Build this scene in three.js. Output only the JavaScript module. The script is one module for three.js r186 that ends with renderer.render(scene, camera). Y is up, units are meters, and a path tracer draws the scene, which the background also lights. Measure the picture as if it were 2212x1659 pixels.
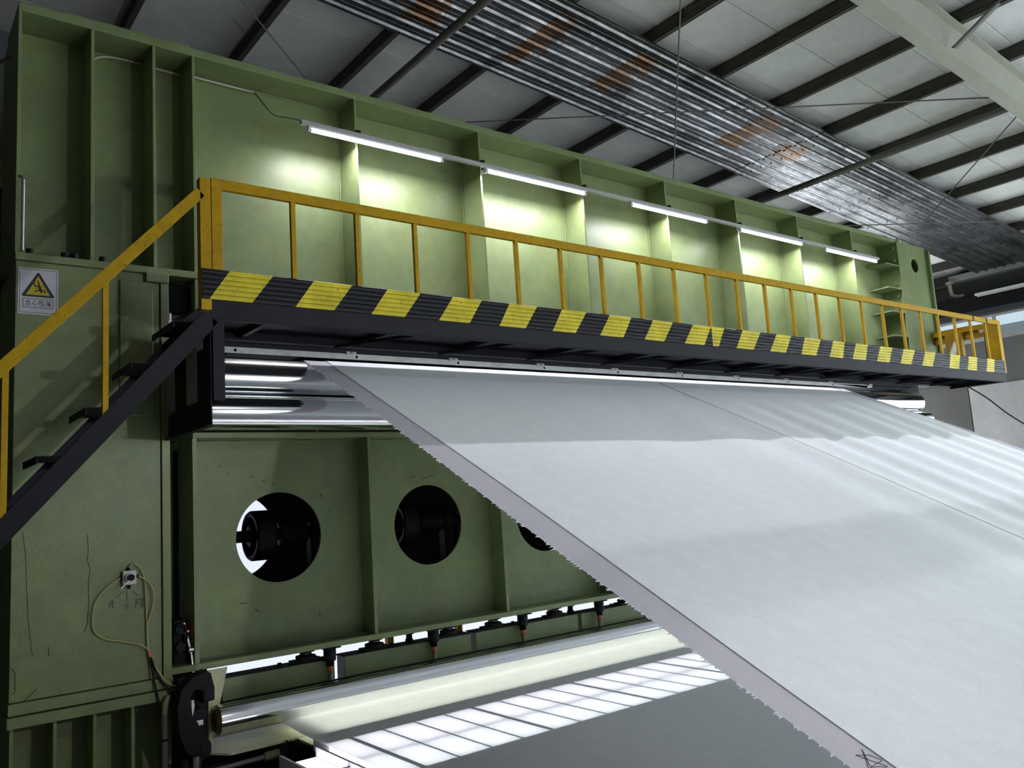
import * as THREE from 'three';
import { RoundedBoxGeometry } from 'three/addons/geometries/RoundedBoxGeometry.js';
import { mergeGeometries } from 'three/addons/utils/BufferGeometryUtils.js';
import { RectAreaLightUniformsLib } from 'three/addons/lights/RectAreaLightUniformsLib.js';

// ------------------------------------------------------------------ camera, sky, lights
const H = 2.75;                                   // height of the lens above the floor; all coordinates below are measured from the lens
const scene = new THREE.Scene();
const camera = new THREE.PerspectiveCamera(49.4, 4 / 3, 0.05, 200);
camera.position.set(0, H, 0);
camera.rotation.order = 'YXZ';
camera.rotation.set(0.13700449, -0.66485001, -0.06566381);
scene.background = new THREE.Color().setRGB(0.90, 0.96, 1.0);          // overcast sky seen through the windows
scene.backgroundIntensity = 5.0;
const EXPOSURE = 1.2, TUBE = 300, FLOOD = 18, PANEL = 3.4, STRIP = 1.5, HALL = 95;
RectAreaLightUniformsLib.init();
const renderer = new THREE.WebGLRenderer({ antialias: true });
renderer.toneMapping = THREE.LinearToneMapping;
renderer.toneMappingExposure = EXPOSURE;
renderer.shadowMap.enabled = true;
renderer.shadowMap.type = THREE.PCFSoftShadowMap;

// ------------------------------------------------------------------ helpers
let seed = 7;
const rnd = () => { seed = (seed * 1664525 + 1013904223) >>> 0; return seed / 4294967296; };
const V = (x, y, z) => new THREE.Vector3(x, y, z);
const lin = (r, g, b) => new THREE.Color().setRGB(r, g, b);

// value noise that tiles
function noiseGrid(n, s) {
  let q = s * 7919 + 13; const r = () => { q = (q * 1664525 + 1013904223) >>> 0; return q / 4294967296; };
  const g = new Float32Array(n * n); for (let i = 0; i < n * n; i++) g[i] = r();
  return (x, y) => {
    x = ((x % n) + n) % n; y = ((y % n) + n) % n;
    const x0 = Math.floor(x), y0 = Math.floor(y), fx = x - x0, fy = y - y0, x1 = (x0 + 1) % n, y1 = (y0 + 1) % n;
    const a = fx * fx * (3 - 2 * fx), b = fy * fy * (3 - 2 * fy);
    return (g[y0 * n + x0] * (1 - a) + g[y0 * n + x1] * a) * (1 - b) + (g[y1 * n + x0] * (1 - a) + g[y1 * n + x1] * a) * b;
  };
}
function tex(w, h, f, srgb = true) {
  const d = new Uint8Array(w * h * 4);
  for (let y = 0; y < h; y++) for (let x = 0; x < w; x++) {
    const c = f(x / w, y / h), i = (y * w + x) * 4;
    d[i] = Math.max(0, Math.min(255, c[0] * 255)); d[i + 1] = Math.max(0, Math.min(255, c[1] * 255)); d[i + 2] = Math.max(0, Math.min(255, c[2] * 255)); d[i + 3] = 255;
  }
  const t = new THREE.DataTexture(d, w, h); t.wrapS = t.wrapT = THREE.RepeatWrapping;
  t.magFilter = THREE.LinearFilter; t.minFilter = THREE.LinearMipmapLinearFilter; t.generateMipmaps = true;
  if (srgb) t.colorSpace = THREE.SRGBColorSpace; t.needsUpdate = true; return t;
}
const n8 = noiseGrid(8, 1), n32 = noiseGrid(32, 2), n128 = noiseGrid(128, 3), n16 = noiseGrid(16, 4), n256 = noiseGrid(256, 5);
const fbm = (u, v) => 0.45 * n8(u * 8, v * 8) + 0.28 * n32(u * 32, v * 32) + 0.17 * n128(u * 128, v * 128) + 0.1 * n256(u * 256, v * 256);
// neutral multiplicative maps: the paint's patchiness and dirt specks, in metres (one tile = 3 m)
const paintMap = tex(1024, 1024, (u, v) => {
  const a = fbm(u, v), b = n16(u * 16 + 3, v * 16), s = n256(u * 256, v * 256) > 0.955 && n32(u * 32, v * 32) > 0.55 ? 0.72 : 1;
  const k = (0.92 + 0.20 * (a - 0.5)) * (s < 1 ? 0.86 : 1); const w = (b - 0.5) * 0.05;
  return [k + w, k + w * 0.2, k - w * 0.9];
});
const paintBump = tex(512, 512, (u, v) => { const k = 0.5 + 0.5 * (n256(u * 256, v * 256) - 0.5) + 0.5 * (n128(u * 128, v * 128) - 0.5); return [k, k, k]; }, false);
const scuffMap = tex(1024, 1024, (u, v) => {
  const a = fbm(u, v), chip = n128(u * 128, v * 128) > 0.9 && n32(u * 32 + 5, v * 32) > 0.62 ? 0.35 : 1;
  const k = (0.86 + 0.25 * (a - 0.5)) * chip; return [k, k, k];
});
const dustMap = tex(1024, 1024, (u, v) => { const k = 0.93 + 0.13 * (fbm(u, v) - 0.5); return [k, k, k * 0.985]; });
const brushed = tex(512, 512, (u, v) => { const k = 0.5 + 0.35 * (n256(u * 3, v * 256) - 0.5); return [k, k, k]; }, false);
const feltMap = tex(1024, 1024, (u, v) => { const k = 0.955 + 0.05 * (n256(u * 256, v * 256) - 0.5) + 0.05 * (fbm(u, v) - 0.5); return [k, k, k]; });
const feltBump = tex(512, 512, (u, v) => { const k = 0.5 + 0.6 * (n256(u * 256, v * 256) - 0.5); return [k, k, k]; }, false);
const rep = (t, s) => { const c = t.clone(); c.repeat.set(1 / s, 1 / s); c.needsUpdate = true; return c; };
const paint3 = rep(paintMap, 3), bump1 = rep(paintBump, 0.9), scuff1 = rep(scuffMap, 1.4), dust4 = rep(dustMap, 4);

const mat = (c, roughness = 0.6, metalness = 0, extra = {}) => new THREE.MeshPhysicalMaterial({ color: Array.isArray(c) ? lin(...c) : c, roughness, metalness, ...extra });
const M = {
  green: mat([0.205, 0.258, 0.108], 0.42, 0, { map: paint3, bumpMap: bump1, bumpScale: 0.0006 }),
  greenOld: mat([0.205, 0.258, 0.108], 0.4, 0, { map: paint3, bumpMap: bump1, bumpScale: 0.0016 }),
  creamLitPaint: mat([0.72, 0.74, 0.44], 0.5, 0, { map: scuff1 }),  // cream paint, its colour lightened for the glow of the light cells
  yellow: mat([0.53, 0.315, 0.008], 0.5, 0, { map: scuff1, specularIntensity: 0.25 }),
  yellow2: mat([0.42, 0.24, 0.015], 0.5, 0, { map: scuff1, specularIntensity: 0.4 }),
  tapeY: mat([0.72, 0.60, 0.02], 0.45, 0, { map: scuff1, specularIntensity: 0.5 }),
  tapeK: mat([0.008, 0.008, 0.011], 0.4, 0, { specularIntensity: 0.3 }),
  dark: mat([0.014, 0.014, 0.021], 0.6, 0, { map: scuff1, specularIntensity: 0.35 }),
  black: mat([0.006, 0.006, 0.007], 0.6, 0, { specularIntensity: 0.4 }),
  rubber: mat([0.012, 0.012, 0.012], 0.8),
  steel: mat([0.42, 0.42, 0.41], 0.35, 0.9, { roughnessMap: null }),
  chrome: mat([0.74, 0.745, 0.76], 0.13, 1.0),
  chromeDull: mat([0.62, 0.62, 0.63], 0.2, 1.0),
  brass: mat([0.33, 0.24, 0.09], 0.45, 0.7),
  alu: mat([0.56, 0.56, 0.54], 0.45, 0.35, { map: scuff1 }),
  greyPipe: mat([0.17, 0.165, 0.14], 0.5, 0, { map: scuff1 }),
  roof: mat([0.72, 0.72, 0.71], 0.75, 0, { map: dust4 }),
  roof2: mat([0.78, 0.78, 0.775], 0.75, 0, { map: dust4 }),
  roof3: mat([0.66, 0.66, 0.645], 0.75, 0, { map: dust4 }),
  purlin: mat([0.085, 0.077, 0.055], 0.6, 0, { map: scuff1 }),
  rafter: mat([0.42, 0.42, 0.35], 0.55, 0, { map: dust4 }),
  wall: mat([0.13, 0.13, 0.13], 0.85, 0, { map: dust4 }),
  wallLow: mat([0.42, 0.42, 0.425], 0.85, 0, { map: dust4 }),
  tableGrey: mat([0.60, 0.60, 0.61], 0.7),
  wallWhite: mat([0.6, 0.6, 0.6], 0.85, 0, { map: dust4 }),
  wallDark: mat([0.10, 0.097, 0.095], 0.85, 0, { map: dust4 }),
  floor: mat([0.34, 0.34, 0.33], 0.7, 0, { map: dust4 }),
  white: mat([0.66, 0.66, 0.68], 0.5),
  cream: mat([0.62, 0.58, 0.46], 0.5, 0, { map: scuff1 }),
  brown: mat([0.10, 0.045, 0.018], 0.7, 0, { map: scuff1 }),
  wood: mat([0.42, 0.26, 0.15], 0.7, 0, { map: scuff1 }),
  hose: mat([0.46, 0.42, 0.15], 0.25, 0, { transmission: 0.2, thickness: 0 }),
  ink: mat([0.012, 0.013, 0.012], 0.6),
  felt: mat([0.86, 0.905, 0.95], 1.0, 0, { transmission: 0.36, thickness: 0, map: rep(feltMap, 0.8), bumpMap: rep(feltBump, 0.35), bumpScale: 0.0012, side: THREE.DoubleSide }),
  feltEdge: mat([0.55, 0.53, 0.60], 1.0, 0, { transmission: 0.3, thickness: 0, map: rep(feltMap, 0.8), side: THREE.DoubleSide }),
  feltThin: mat([0.86, 0.86, 0.86], 1.0, 0, { transmission: 0.25, thickness: 0, map: rep(feltMap, 0.8), side: THREE.DoubleSide }),
  thread: mat([0.33, 0.24, 0.25], 0.9),
  glass: mat([0.95, 0.98, 1.0], 0.03, 0, { transmission: 1, thickness: 0 }),
  glassDim: mat([0.34, 0.37, 0.385], 0.03, 0, { transmission: 1, thickness: 0 }),  // even grey tint, put in to dim the over-bright sky behind
  tube: mat([1, 1, 1], 0.5, 0, { emissive: lin(0.93, 0.88, 1.0), emissiveIntensity: 9 }),
  panelGlow: mat([0.9, 0.9, 0.9], 0.6, 0, { emissive: lin(0.90, 0.88, 1.0), emissiveIntensity: PANEL * 0.26 }),
  stripGlow: mat([0.9, 0.9, 0.85], 0.6, 0, { emissive: lin(0.93, 1.0, 0.86), emissiveIntensity: STRIP * 0.5 }),
  backGlow: mat([0.9, 0.92, 0.95], 0.9, 0, { emissive: lin(0.66, 0.71, 0.84), emissiveIntensity: 1 }),  // white glow put into a pane, standing for the bright background
  led: mat([0.3, 0.01, 0.01], 0.4, 0, { emissive: lin(1, 0.03, 0.06), emissiveIntensity: 3 }),
  orange: mat([0.60, 0.20, 0.06], 0.6, 0, { map: scuff1 }),
  floodGlow: mat([1, 1, 1], 0.5, 0, { emissive: lin(1, 0.98, 0.95), emissiveIntensity: 4 }),
};

// uv in metres, chosen by the way each face points
function uvm(g) {
  if (g.index) g = g.toNonIndexed();
  const p = g.attributes.position, uv = new Float32Array(p.count * 2), a = V(), b = V(), c = V(), n = V();
  for (let i = 0; i < p.count; i += 3) {
    a.fromBufferAttribute(p, i); b.fromBufferAttribute(p, i + 1); c.fromBufferAttribute(p, i + 2);
    n.copy(b).sub(a).cross(c.clone().sub(a)); const x = Math.abs(n.x), y = Math.abs(n.y), z = Math.abs(n.z);
    [a, b, c].forEach((q, k) => {
      const o = (i + k) * 2;
      if (z >= x && z >= y) { uv[o] = q.x; uv[o + 1] = q.y; } else if (y >= x) { uv[o] = q.x; uv[o + 1] = q.z; } else { uv[o] = q.z; uv[o + 1] = q.y; }
    });
  }
  g.setAttribute('uv', new THREE.BufferAttribute(uv, 2));
  for (const k of Object.keys(g.attributes)) if (!['position', 'normal', 'uv'].includes(k)) g.deleteAttribute(k);
  return g;
}
const box = (x0, x1, y0, y1, z0, z1, r = 0) => {
  const w = x1 - x0, h = y1 - y0, d = z1 - z0, m = Math.min(w, h, d);
  const g = r > 0 ? new RoundedBoxGeometry(w, h, d, 1, Math.min(r, m * 0.45)) : new THREE.BoxGeometry(w, h, d);
  g.translate((x0 + x1) / 2, (y0 + y1) / 2, (z0 + z1) / 2); return uvm(g);
};
const mrg = (...a) => mergeGeometries(a.flat());
function bar(a, b, w, d, r = 0.003) {                      // box section from a to b: w across, d deep
  const l = a.distanceTo(b), g = r > 0 ? new RoundedBoxGeometry(w, l, d, 1, Math.min(r, Math.min(w, d) * 0.4)) : new THREE.BoxGeometry(w, l, d);
  const dir = b.clone().sub(a).normalize(), z = V(0, 0, 1); if (Math.abs(dir.z) > 0.95) z.set(1, 0, 0);
  const x = dir.clone().cross(z).normalize(); z.copy(x).cross(dir).normalize();
  g.applyMatrix4(new THREE.Matrix4().makeBasis(x, dir, z).setPosition(a.clone().add(b).multiplyScalar(0.5))); return uvm(g);
}
function rod(a, b, r, s = 10, r2 = r) {
  const l = a.distanceTo(b), g = new THREE.CylinderGeometry(r2, r, l, s);
  g.applyQuaternion(new THREE.Quaternion().setFromUnitVectors(V(0, 1, 0), b.clone().sub(a).normalize()));
  g.translate((a.x + b.x) / 2, (a.y + b.y) / 2, (a.z + b.z) / 2); return clean(g);
}
function clean(g) { if (g.index) g = g.toNonIndexed(); for (const k of Object.keys(g.attributes)) if (!['position', 'normal', 'uv'].includes(k)) g.deleteAttribute(k); return g; }
const pipe = (pts, r, s = 8, seg = 0) => clean(new THREE.TubeGeometry(new THREE.CatmullRomCurve3(pts.map(p => V(...p))), seg || pts.length * 6, r, s));
function ext(pts, depth, z, holes = [], bevel = 0) {       // outline in x/y, extruded from z - depth to z
  const s = new THREE.Shape(pts.map(p => new THREE.Vector2(p[0], p[1])));
  for (const [hx, hy, hr] of holes) { const h = new THREE.Path(); h.absarc(hx, hy, hr, 0, Math.PI * 2, true); s.holes.push(h); }
  const g = new THREE.ExtrudeGeometry(s, { depth, bevelEnabled: bevel > 0, bevelSize: bevel, bevelThickness: bevel, bevelSegments: 1, curveSegments: 40 });
  g.translate(0, 0, z - depth); return uvm(g);
}
const rect = (x0, x1, y0, y1) => [[x0, y0], [x1, y0], [x1, y1], [x0, y1]];
function strip(pts, w, z, t = 0.0015) {                    // a pen stroke or crack lying on a face that looks along z
  const out = [];
  for (let i = 0; i + 1 < pts.length; i++) out.push(bar(V(pts[i][0], pts[i][1], z), V(pts[i + 1][0], pts[i + 1][1], z), w, t, 0));
  return out;
}
function lathe(pts, s = 28) { return clean(new THREE.LatheGeometry(pts.map(p => new THREE.Vector2(p[0], p[1])), s)); }

const used = {};
const numbered = (n) => { const k = used[n] = (used[n] ?? -1) + 1; return k ? `${n}_${String(k).padStart(3, '0')}` : n; };
const shade = (m) => { m.castShadow = true; m.receiveShadow = true; return m; };
// a thing: parts are given in lens coordinates; the group stands at the middle of the thing's base
function thing(name, label, category, group, kind) {
  const o = new THREE.Group(); o.name = numbered(name); o.userData = kind ? { kind } : {};
  if (label) o.userData.label = label; if (category) o.userData.category = category; if (group) o.userData.group = group;
  scene.add(o); return o;
}
function part(o, name, g, m, parent, label, at) {
  const q = shade(new THREE.Mesh(g, m)); q.name = name; if (label) q.userData.label = label;
  if (at) q.position.set(...at);
  (parent || o).add(q); return q;
}
function settle(o) {
  const b = new THREE.Box3();
  o.traverse(q => { if (q.isMesh) { q.updateWorldMatrix(true, false); q.geometry.computeBoundingBox(); b.union(q.geometry.boundingBox.clone().applyMatrix4(q.matrixWorld)); } });
  const c = V((b.min.x + b.max.x) / 2, b.min.y, (b.min.z + b.max.z) / 2);
  for (const k of o.children) k.position.sub(c);
  o.position.set(c.x, c.y + H, c.z); return o;
}
function one(name, g, m, label, category, group, kind) {   // a thing that is one mesh
  g.computeBoundingBox(); const b = g.boundingBox, c = V((b.min.x + b.max.x) / 2, b.min.y, (b.min.z + b.max.z) / 2);
  g.translate(-c.x, -c.y, -c.z); const q = shade(new THREE.Mesh(g, m)); q.name = numbered(name); q.position.set(c.x, c.y + H, c.z);
  q.userData = kind ? { kind } : {}; if (label) q.userData.label = label; if (category) q.userData.category = category; if (group) q.userData.group = group;
  scene.add(q); return q;
}
function copy(o, dx, dy, dz, label) {
  const c = o.clone(); c.name = numbered(o.name.replace(/_\d\d\d$/, '')); c.position.x += dx; c.position.y += dy; c.position.z += dz;
  c.userData = { ...o.userData }; if (label) c.userData.label = label; scene.add(c); return c;
}
function area(w, h, I, color, pos, look) {
  const l = new THREE.RectAreaLight(color, I, w, h); l.position.set(pos[0], pos[1] + H, pos[2]); l.lookAt(look[0], look[1] + H, look[2]); l.name = 'lamp_light'; scene.add(l); return l;
}

// ------------------------------------------------------------------ the hall
const FY = -H, XR = 23.5, XL = -6, ZB = -13, ZF = 9;
const SL = 0.08, RA = -Math.atan(SL);
const roofM = new THREE.Matrix4().makeRotationZ(RA).setPosition(0, 7, 0);
const onRoof = (g) => { g.applyMatrix4(roofM); return g; };
const U = (x) => x / Math.cos(RA);                          // along the slope
one('floor', box(XL - 0.3, XR + 0.3, FY - 0.3, FY, ZB - 0.3, ZF + 0.3), M.floor, 'grey concrete floor of the hall', 'floor', null, 'structure');
{
  const o = thing('ceiling', 'grey sheet metal roof lining carried by dark purlins', 'ceiling', null, 'structure');
  part(o, 'roof_deck', onRoof(box(U(XL - 0.3), U(XR + 0.3), 0.245, 0.45, ZB - 0.3, ZF + 0.3)), M.wallDark);
  const ms = [M.roof, M.roof2, M.roof, M.roof3, M.roof2];
  let k = 0;
  for (let z = ZB; z < ZF - 0.02; z += 0.96) {              // lining sheets, one beside the other, with open joints
    const z1 = Math.min(ZF, z + 0.952);
    part(o, 'roof_sheet', onRoof(box(U(XL), U(XR), 0.205 + (k % 2) * 0.006, 0.245, z, z1, 0.004)), ms[(k * 7 + 3) % 5]); k++;
  }
  settle(o);
}
one('wall_left', box(XL - 0.3, XL, FY, 7.9, ZB, ZF), M.wallDark, 'grey left wall of the hall', 'wall', null, 'structure');
{
  const o = thing('wall_back', 'dim grey back wall of the hall', 'wall', null, 'structure');
  part(o, 'wall_panel', mrg(box(XL, 19.3, 0.6, 7.7, ZB - 0.3, ZB), box(23.42, XR, 0.6, 5.3, ZB - 0.3, ZB), box(19.3, 23.42, 3.2, 5.6, ZB - 0.3, ZB), box(XL, 2.2, FY, 0.6, ZB - 0.3, ZB), box(18.6, 19.3, FY, 0.6, ZB - 0.3, ZB), box(23.42, XR, FY, 0.6, ZB - 0.3, ZB)), M.wall);
  settle(o);
  const w = thing('window_1', 'self lit pane standing in for the bright white behind the machine', 'window', null, 'structure');
  part(w, 'glowing_pane', box(2.2, 18.6, FY + 0.0, 0.6, ZB - 0.12, ZB - 0.1), M.backGlow);
  settle(w);
  const dr = thing('door_1', 'open doorway in the far corner of the back wall', 'doorway', null, 'structure');
  part(dr, 'door_frame', mrg(box(19.22, 19.3, FY, 3.28, ZB - 0.2, ZB + 0.02), box(23.42, 23.48, FY, 3.28, ZB - 0.2, ZB + 0.02), box(19.3, 23.42, 3.2, 3.28, ZB - 0.2, ZB + 0.02)), M.alu);
  settle(dr);
}
{
  // front wall behind the lens: an unseen window band, added to light the hall
  const o = thing('wall_front', 'grey front wall with an added window band', 'wall', null, 'structure');
  const wx0 = 9, wx1 = 23.2, wy0 = -2.5, wy1 = 3.4;
  part(o, 'wall_panel', mrg(box(XL, XR, FY, wy0, ZF, ZF + 0.3), box(XL, XR, wy1, 7.7, ZF, ZF + 0.3), box(XL, wx0, wy0, wy1, ZF, ZF + 0.3), box(wx1, XR, wy0, wy1, ZF, ZF + 0.3)), M.wallWhite);
  settle(o);
  const w = thing('window_2', 'added unseen window band in the front wall that lights the hall', 'window', null, 'structure');
  const fr = [box(wx0, wx1, wy0, wy0 + 0.06, ZF + 0.08, ZF + 0.16), box(wx0, wx1, wy1 - 0.06, wy1, ZF + 0.08, ZF + 0.16)];
  part(w, 'window_frame', mrg(fr), M.white);
  for (let i = 0; i <= 10; i++) { const x = wx0 + (wx1 - wx0) * i / 10; part(w, 'mullion', box(x - 0.03, x + 0.03, wy0 + 0.06, wy1 - 0.06, ZF + 0.08, ZF + 0.16), M.white); }
  for (let i = 0; i < 10; i++) { const x = wx0 + (wx1 - wx0) * i / 10, x1 = wx0 + (wx1 - wx0) * (i + 1) / 10; part(w, 'pane', box(x + 0.03, x1 - 0.03, wy0 + 0.06, wy1 - 0.06, ZF + 0.115, ZF + 0.12), M.glass); }
  settle(w);
}
{
  // end wall on the right, with its window band
  const o = thing('wall_right', 'grey end wall with pale lower panels', 'wall', null, 'structure');
  const y0 = 3.42, y1 = 4.02, z0 = -12.6, z1 = 1.4;
  part(o, 'wall_panel', mrg(box(XR, XR + 0.3, FY, y0, -11.55, -6), box(XR, XR + 0.3, 3.25, y0, ZB, -11.55), box(XR, XR + 0.3, FY, -2.4, -6, 7.5), box(XR, XR + 0.3, 3.2, y0, -6, 7.5), box(XR, XR + 0.3, FY, y0, 7.5, ZF), box(XR, XR + 0.3, y1, 6.2, ZB, ZF), box(XR, XR + 0.3, y0, y1, ZB, z0), box(XR, XR + 0.3, y0, y1, z1, ZF)), M.wall);
  for (const [za, zb] of [[-10.06, -8.02], [-8.005, -6.05]]) part(o, 'dado_panel', box(XR - 0.05, XR, FY, 2.18, za, zb, 0.006), M.wallLow);
  for (let z = -12.9; z < 6; z += 1.85) { part(o, 'cladding_sheet', box(XR - 0.03, XR, 4.55, 5.1, z, z + 1.84, 0.005), M.wall); }
  for (const z of [-11.53]) part(o, 'cladding_sheet', box(XR - 0.03, XR, FY, 2.3, z, z + 1.44, 0.005), M.wallDark);
  settle(o);
  const w = thing('window_3', 'strip window letting daylight in at the far end wall', 'window', null, 'structure');
  part(w, 'window_frame', mrg(box(XR - 0.03, XR + 0.12, y0 - 0.07, y0 + 0.03, z0, z1), box(XR - 0.02, XR + 0.12, y1 - 0.05, y1, z0, z1)), M.alu);
  const zs = [z0, -11.4, -9.22, -6.9, -4.6, -2.3, 0, z1];
  zs.forEach((z) => part(w, 'mullion', box(XR + 0.02, XR + 0.1, y0 + 0.04, y1 - 0.05, z - 0.035, z + 0.035), M.alu));
  for (let i = 0; i + 1 < zs.length; i++) part(w, 'pane', box(XR + 0.055, XR + 0.06, y0 + 0.04, y1 - 0.05, zs[i] + 0.035, zs[i + 1] - 0.035), M.glassDim);
  settle(w);
  const w4 = thing('window_4', 'added unseen glazed bay of the end wall that brightens the roof', 'window', null, 'structure');  // unseen glazing, added to bring light in from the right
  part(w4, 'window_frame', mrg(box(XR + 0.02, XR + 0.12, -2.4, -2.33, -6, 7.5), box(XR + 0.02, XR + 0.12, 3.13, 3.2, -6, 7.5)), M.alu);
  for (let i = 0; i <= 6; i++) { const z = -6 + 2.25 * i; part(w4, 'mullion', box(XR + 0.02, XR + 0.12, -2.33, 3.13, z - 0.04, z + 0.04), M.alu); if (i < 6) part(w4, 'pane', box(XR + 0.06, XR + 0.065, -2.33, 3.13, z + 0.04, z + 2.21), M.glass); }
  settle(w4);
  // low roof of the neighbouring building, seen through the strip window
  const nb = thing('neighbour_roof', 'pale low roof of the building outside the strip window', 'building');
  part(nb, 'roof', bar(V(36, 4.15, -40), V(36, 4.15, -8), 3, 0.15), M.wallLow);
  part(nb, 'wall', box(34.9, 37, FY, 4.09, -40, -8), M.wallLow);
  settle(nb);
  one('girder', box(22.75, 23.42, 4.06, 4.5, -12.95, 6, 0.01), M.black, 'black crane girder running above the strip window', 'girder');
  one('gutter_beam', box(23.15, 23.46, 5.02, 5.2, -10.05, 5.5, 0.008), M.wallLow, 'pale grey box gutter under the roof at the end wall', 'gutter');
  one('eaves_pipe', rod(V(23.42, 5.02, -12.9), V(23.42, 5.02, -10.1), 0.05), M.greyPipe, 'thin rusty pipe along the end wall under the eaves', 'pipe');
  const bl = thing('batten_lamp', 'unlit pale batten lamp mounted on the girder', 'lamp');
  part(bl, 'housing', box(22.66, 22.74, 4.44, 4.5, -9.25, -3.4, 0.006), M.white);
  part(bl, 'tube', rod(V(22.70, 4.42, -9.2), V(22.70, 4.42, -3.5), 0.018), M.cream);
  settle(bl);
  const dp = thing('drain_pipe', 'short pale bent drain pipe hanging from the gutter', 'pipe');
  part(dp, 'pipe_body', pipe([[23.1, 5.0, -10.02], [23.1, 4.7, -10.0], [23.1, 4.66, -9.98], [23.08, 4.60, -9.85], [23.05, 4.57, -9.65]], 0.05, 10), M.cream);
  part(dp, 'collar', rod(V(23.1, 4.98, -10.02), V(23.1, 5.04, -10.02), 0.1, 14), M.cream);
  settle(dp);
}
// purlins, each a lipped channel running across the beam
{
  const z0 = ZB + 0.02, z1 = ZF - 0.02;
  const prof = (x) => onRoof(mrg(
    box(x - 0.035, x - 0.023, 0, 0.2, z0, z1), box(x - 0.035, x + 0.045, 0, 0.012, z0, z1), box(x - 0.035, x + 0.045, 0.188, 0.2, z0, z1), box(x + 0.033, x + 0.045, 0, 0.03, z0, z1), box(x - 0.05, x - 0.035, 0.07, 0.085, z0, z1)));
  let first = null;
  for (let i = -5; i < 14; i++) {
    const x = 2.68 + 1.507 * i;
    if (!first) { first = one('purlin', prof(U(x)), M.purlin, 'dark lipped steel purlin carrying the roof lining', 'purlin', 'roof purlins'); first.userData.x = x; }
    else { const c = copy(first, x - first.userData.x, -SL * (x - first.userData.x), 0); delete c.userData.x; }
  }
  delete first.userData.x;
}
// rafter with fly brace
{
  const o = thing('roof_rafter', 'pale grey sloping steel rafter below the purlins', 'rafter');
  const y0 = -0.6, y1 = -0.01, zc = -4.56, a = U(4), b = U(23.3);
  part(o, 'bottom_flange', onRoof(box(a, b, y0, y0 + 0.014, zc - 0.11, zc + 0.11, 0.003)), M.rafter);
  part(o, 'web', onRoof(box(a, b, y0 + 0.014, y1 - 0.014, zc - 0.006, zc + 0.006)), M.rafter);
  part(o, 'top_flange', onRoof(box(a, b, y1 - 0.014, y1, zc - 0.11, zc + 0.11, 0.003)), M.rafter);
  settle(o);
  const f = thing('fly_brace', 'angle iron fly brace between rafter and purlin', 'brace');
  part(f, 'leg', mrg(bar(V(11.35, 5.58, -4.42), V(11.72, 6.12, -3.9), 0.06, 0.006, 0), bar(V(11.33, 5.58, -4.45), V(11.70, 6.12, -3.93), 0.006, 0.06, 0)), M.greyPipe);
  settle(f);
}
one('tie_pipe', rod(V(5.80, 6.02, -12.9), V(5.80, 6.02, 8.5), 0.055, 16), M.greyPipe, 'grey round tie pipe crossing under the corrugated sheets above the left bays', 'pipe');
one('tie_pipe', rod(V(13.62, 5.40, -12.9), V(13.62, 5.40, -4.7), 0.055, 16), M.greyPipe, 'grey round tie pipe running up to the rafter above the far bays', 'pipe');
{
  const rods = [
    [[7.515, 6.099, -10.423], [13.56, 5.615, -4.816], 'thin bracing rod rising almost level to the rafter'],
    [[18.608, 5.211, -8.864], [14.396, 5.548, -4.835], 'thin bracing rod from the end post up to the rafter'],
    [[16.0, 5.42, -9.7], [20.6, 5.06, -5.6], 'thin bracing rod crossing the far corrugated sheet'],
    [[7.2, 6.13, -5.5], [12.6, 5.69, -10.5], 'thin bracing rod hanging in front of the corrugated sheets'],
    [[3.2, 6.44, -9.2], [5.6, 6.25, -11.3], 'thin bracing rod above the first beam bay'],
  ];
  for (const [a, b, l] of rods) one('bracing_rod', rod(V(...a), V(...b), 0.011, 8), M.greyPipe, l, 'rod');
}
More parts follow.
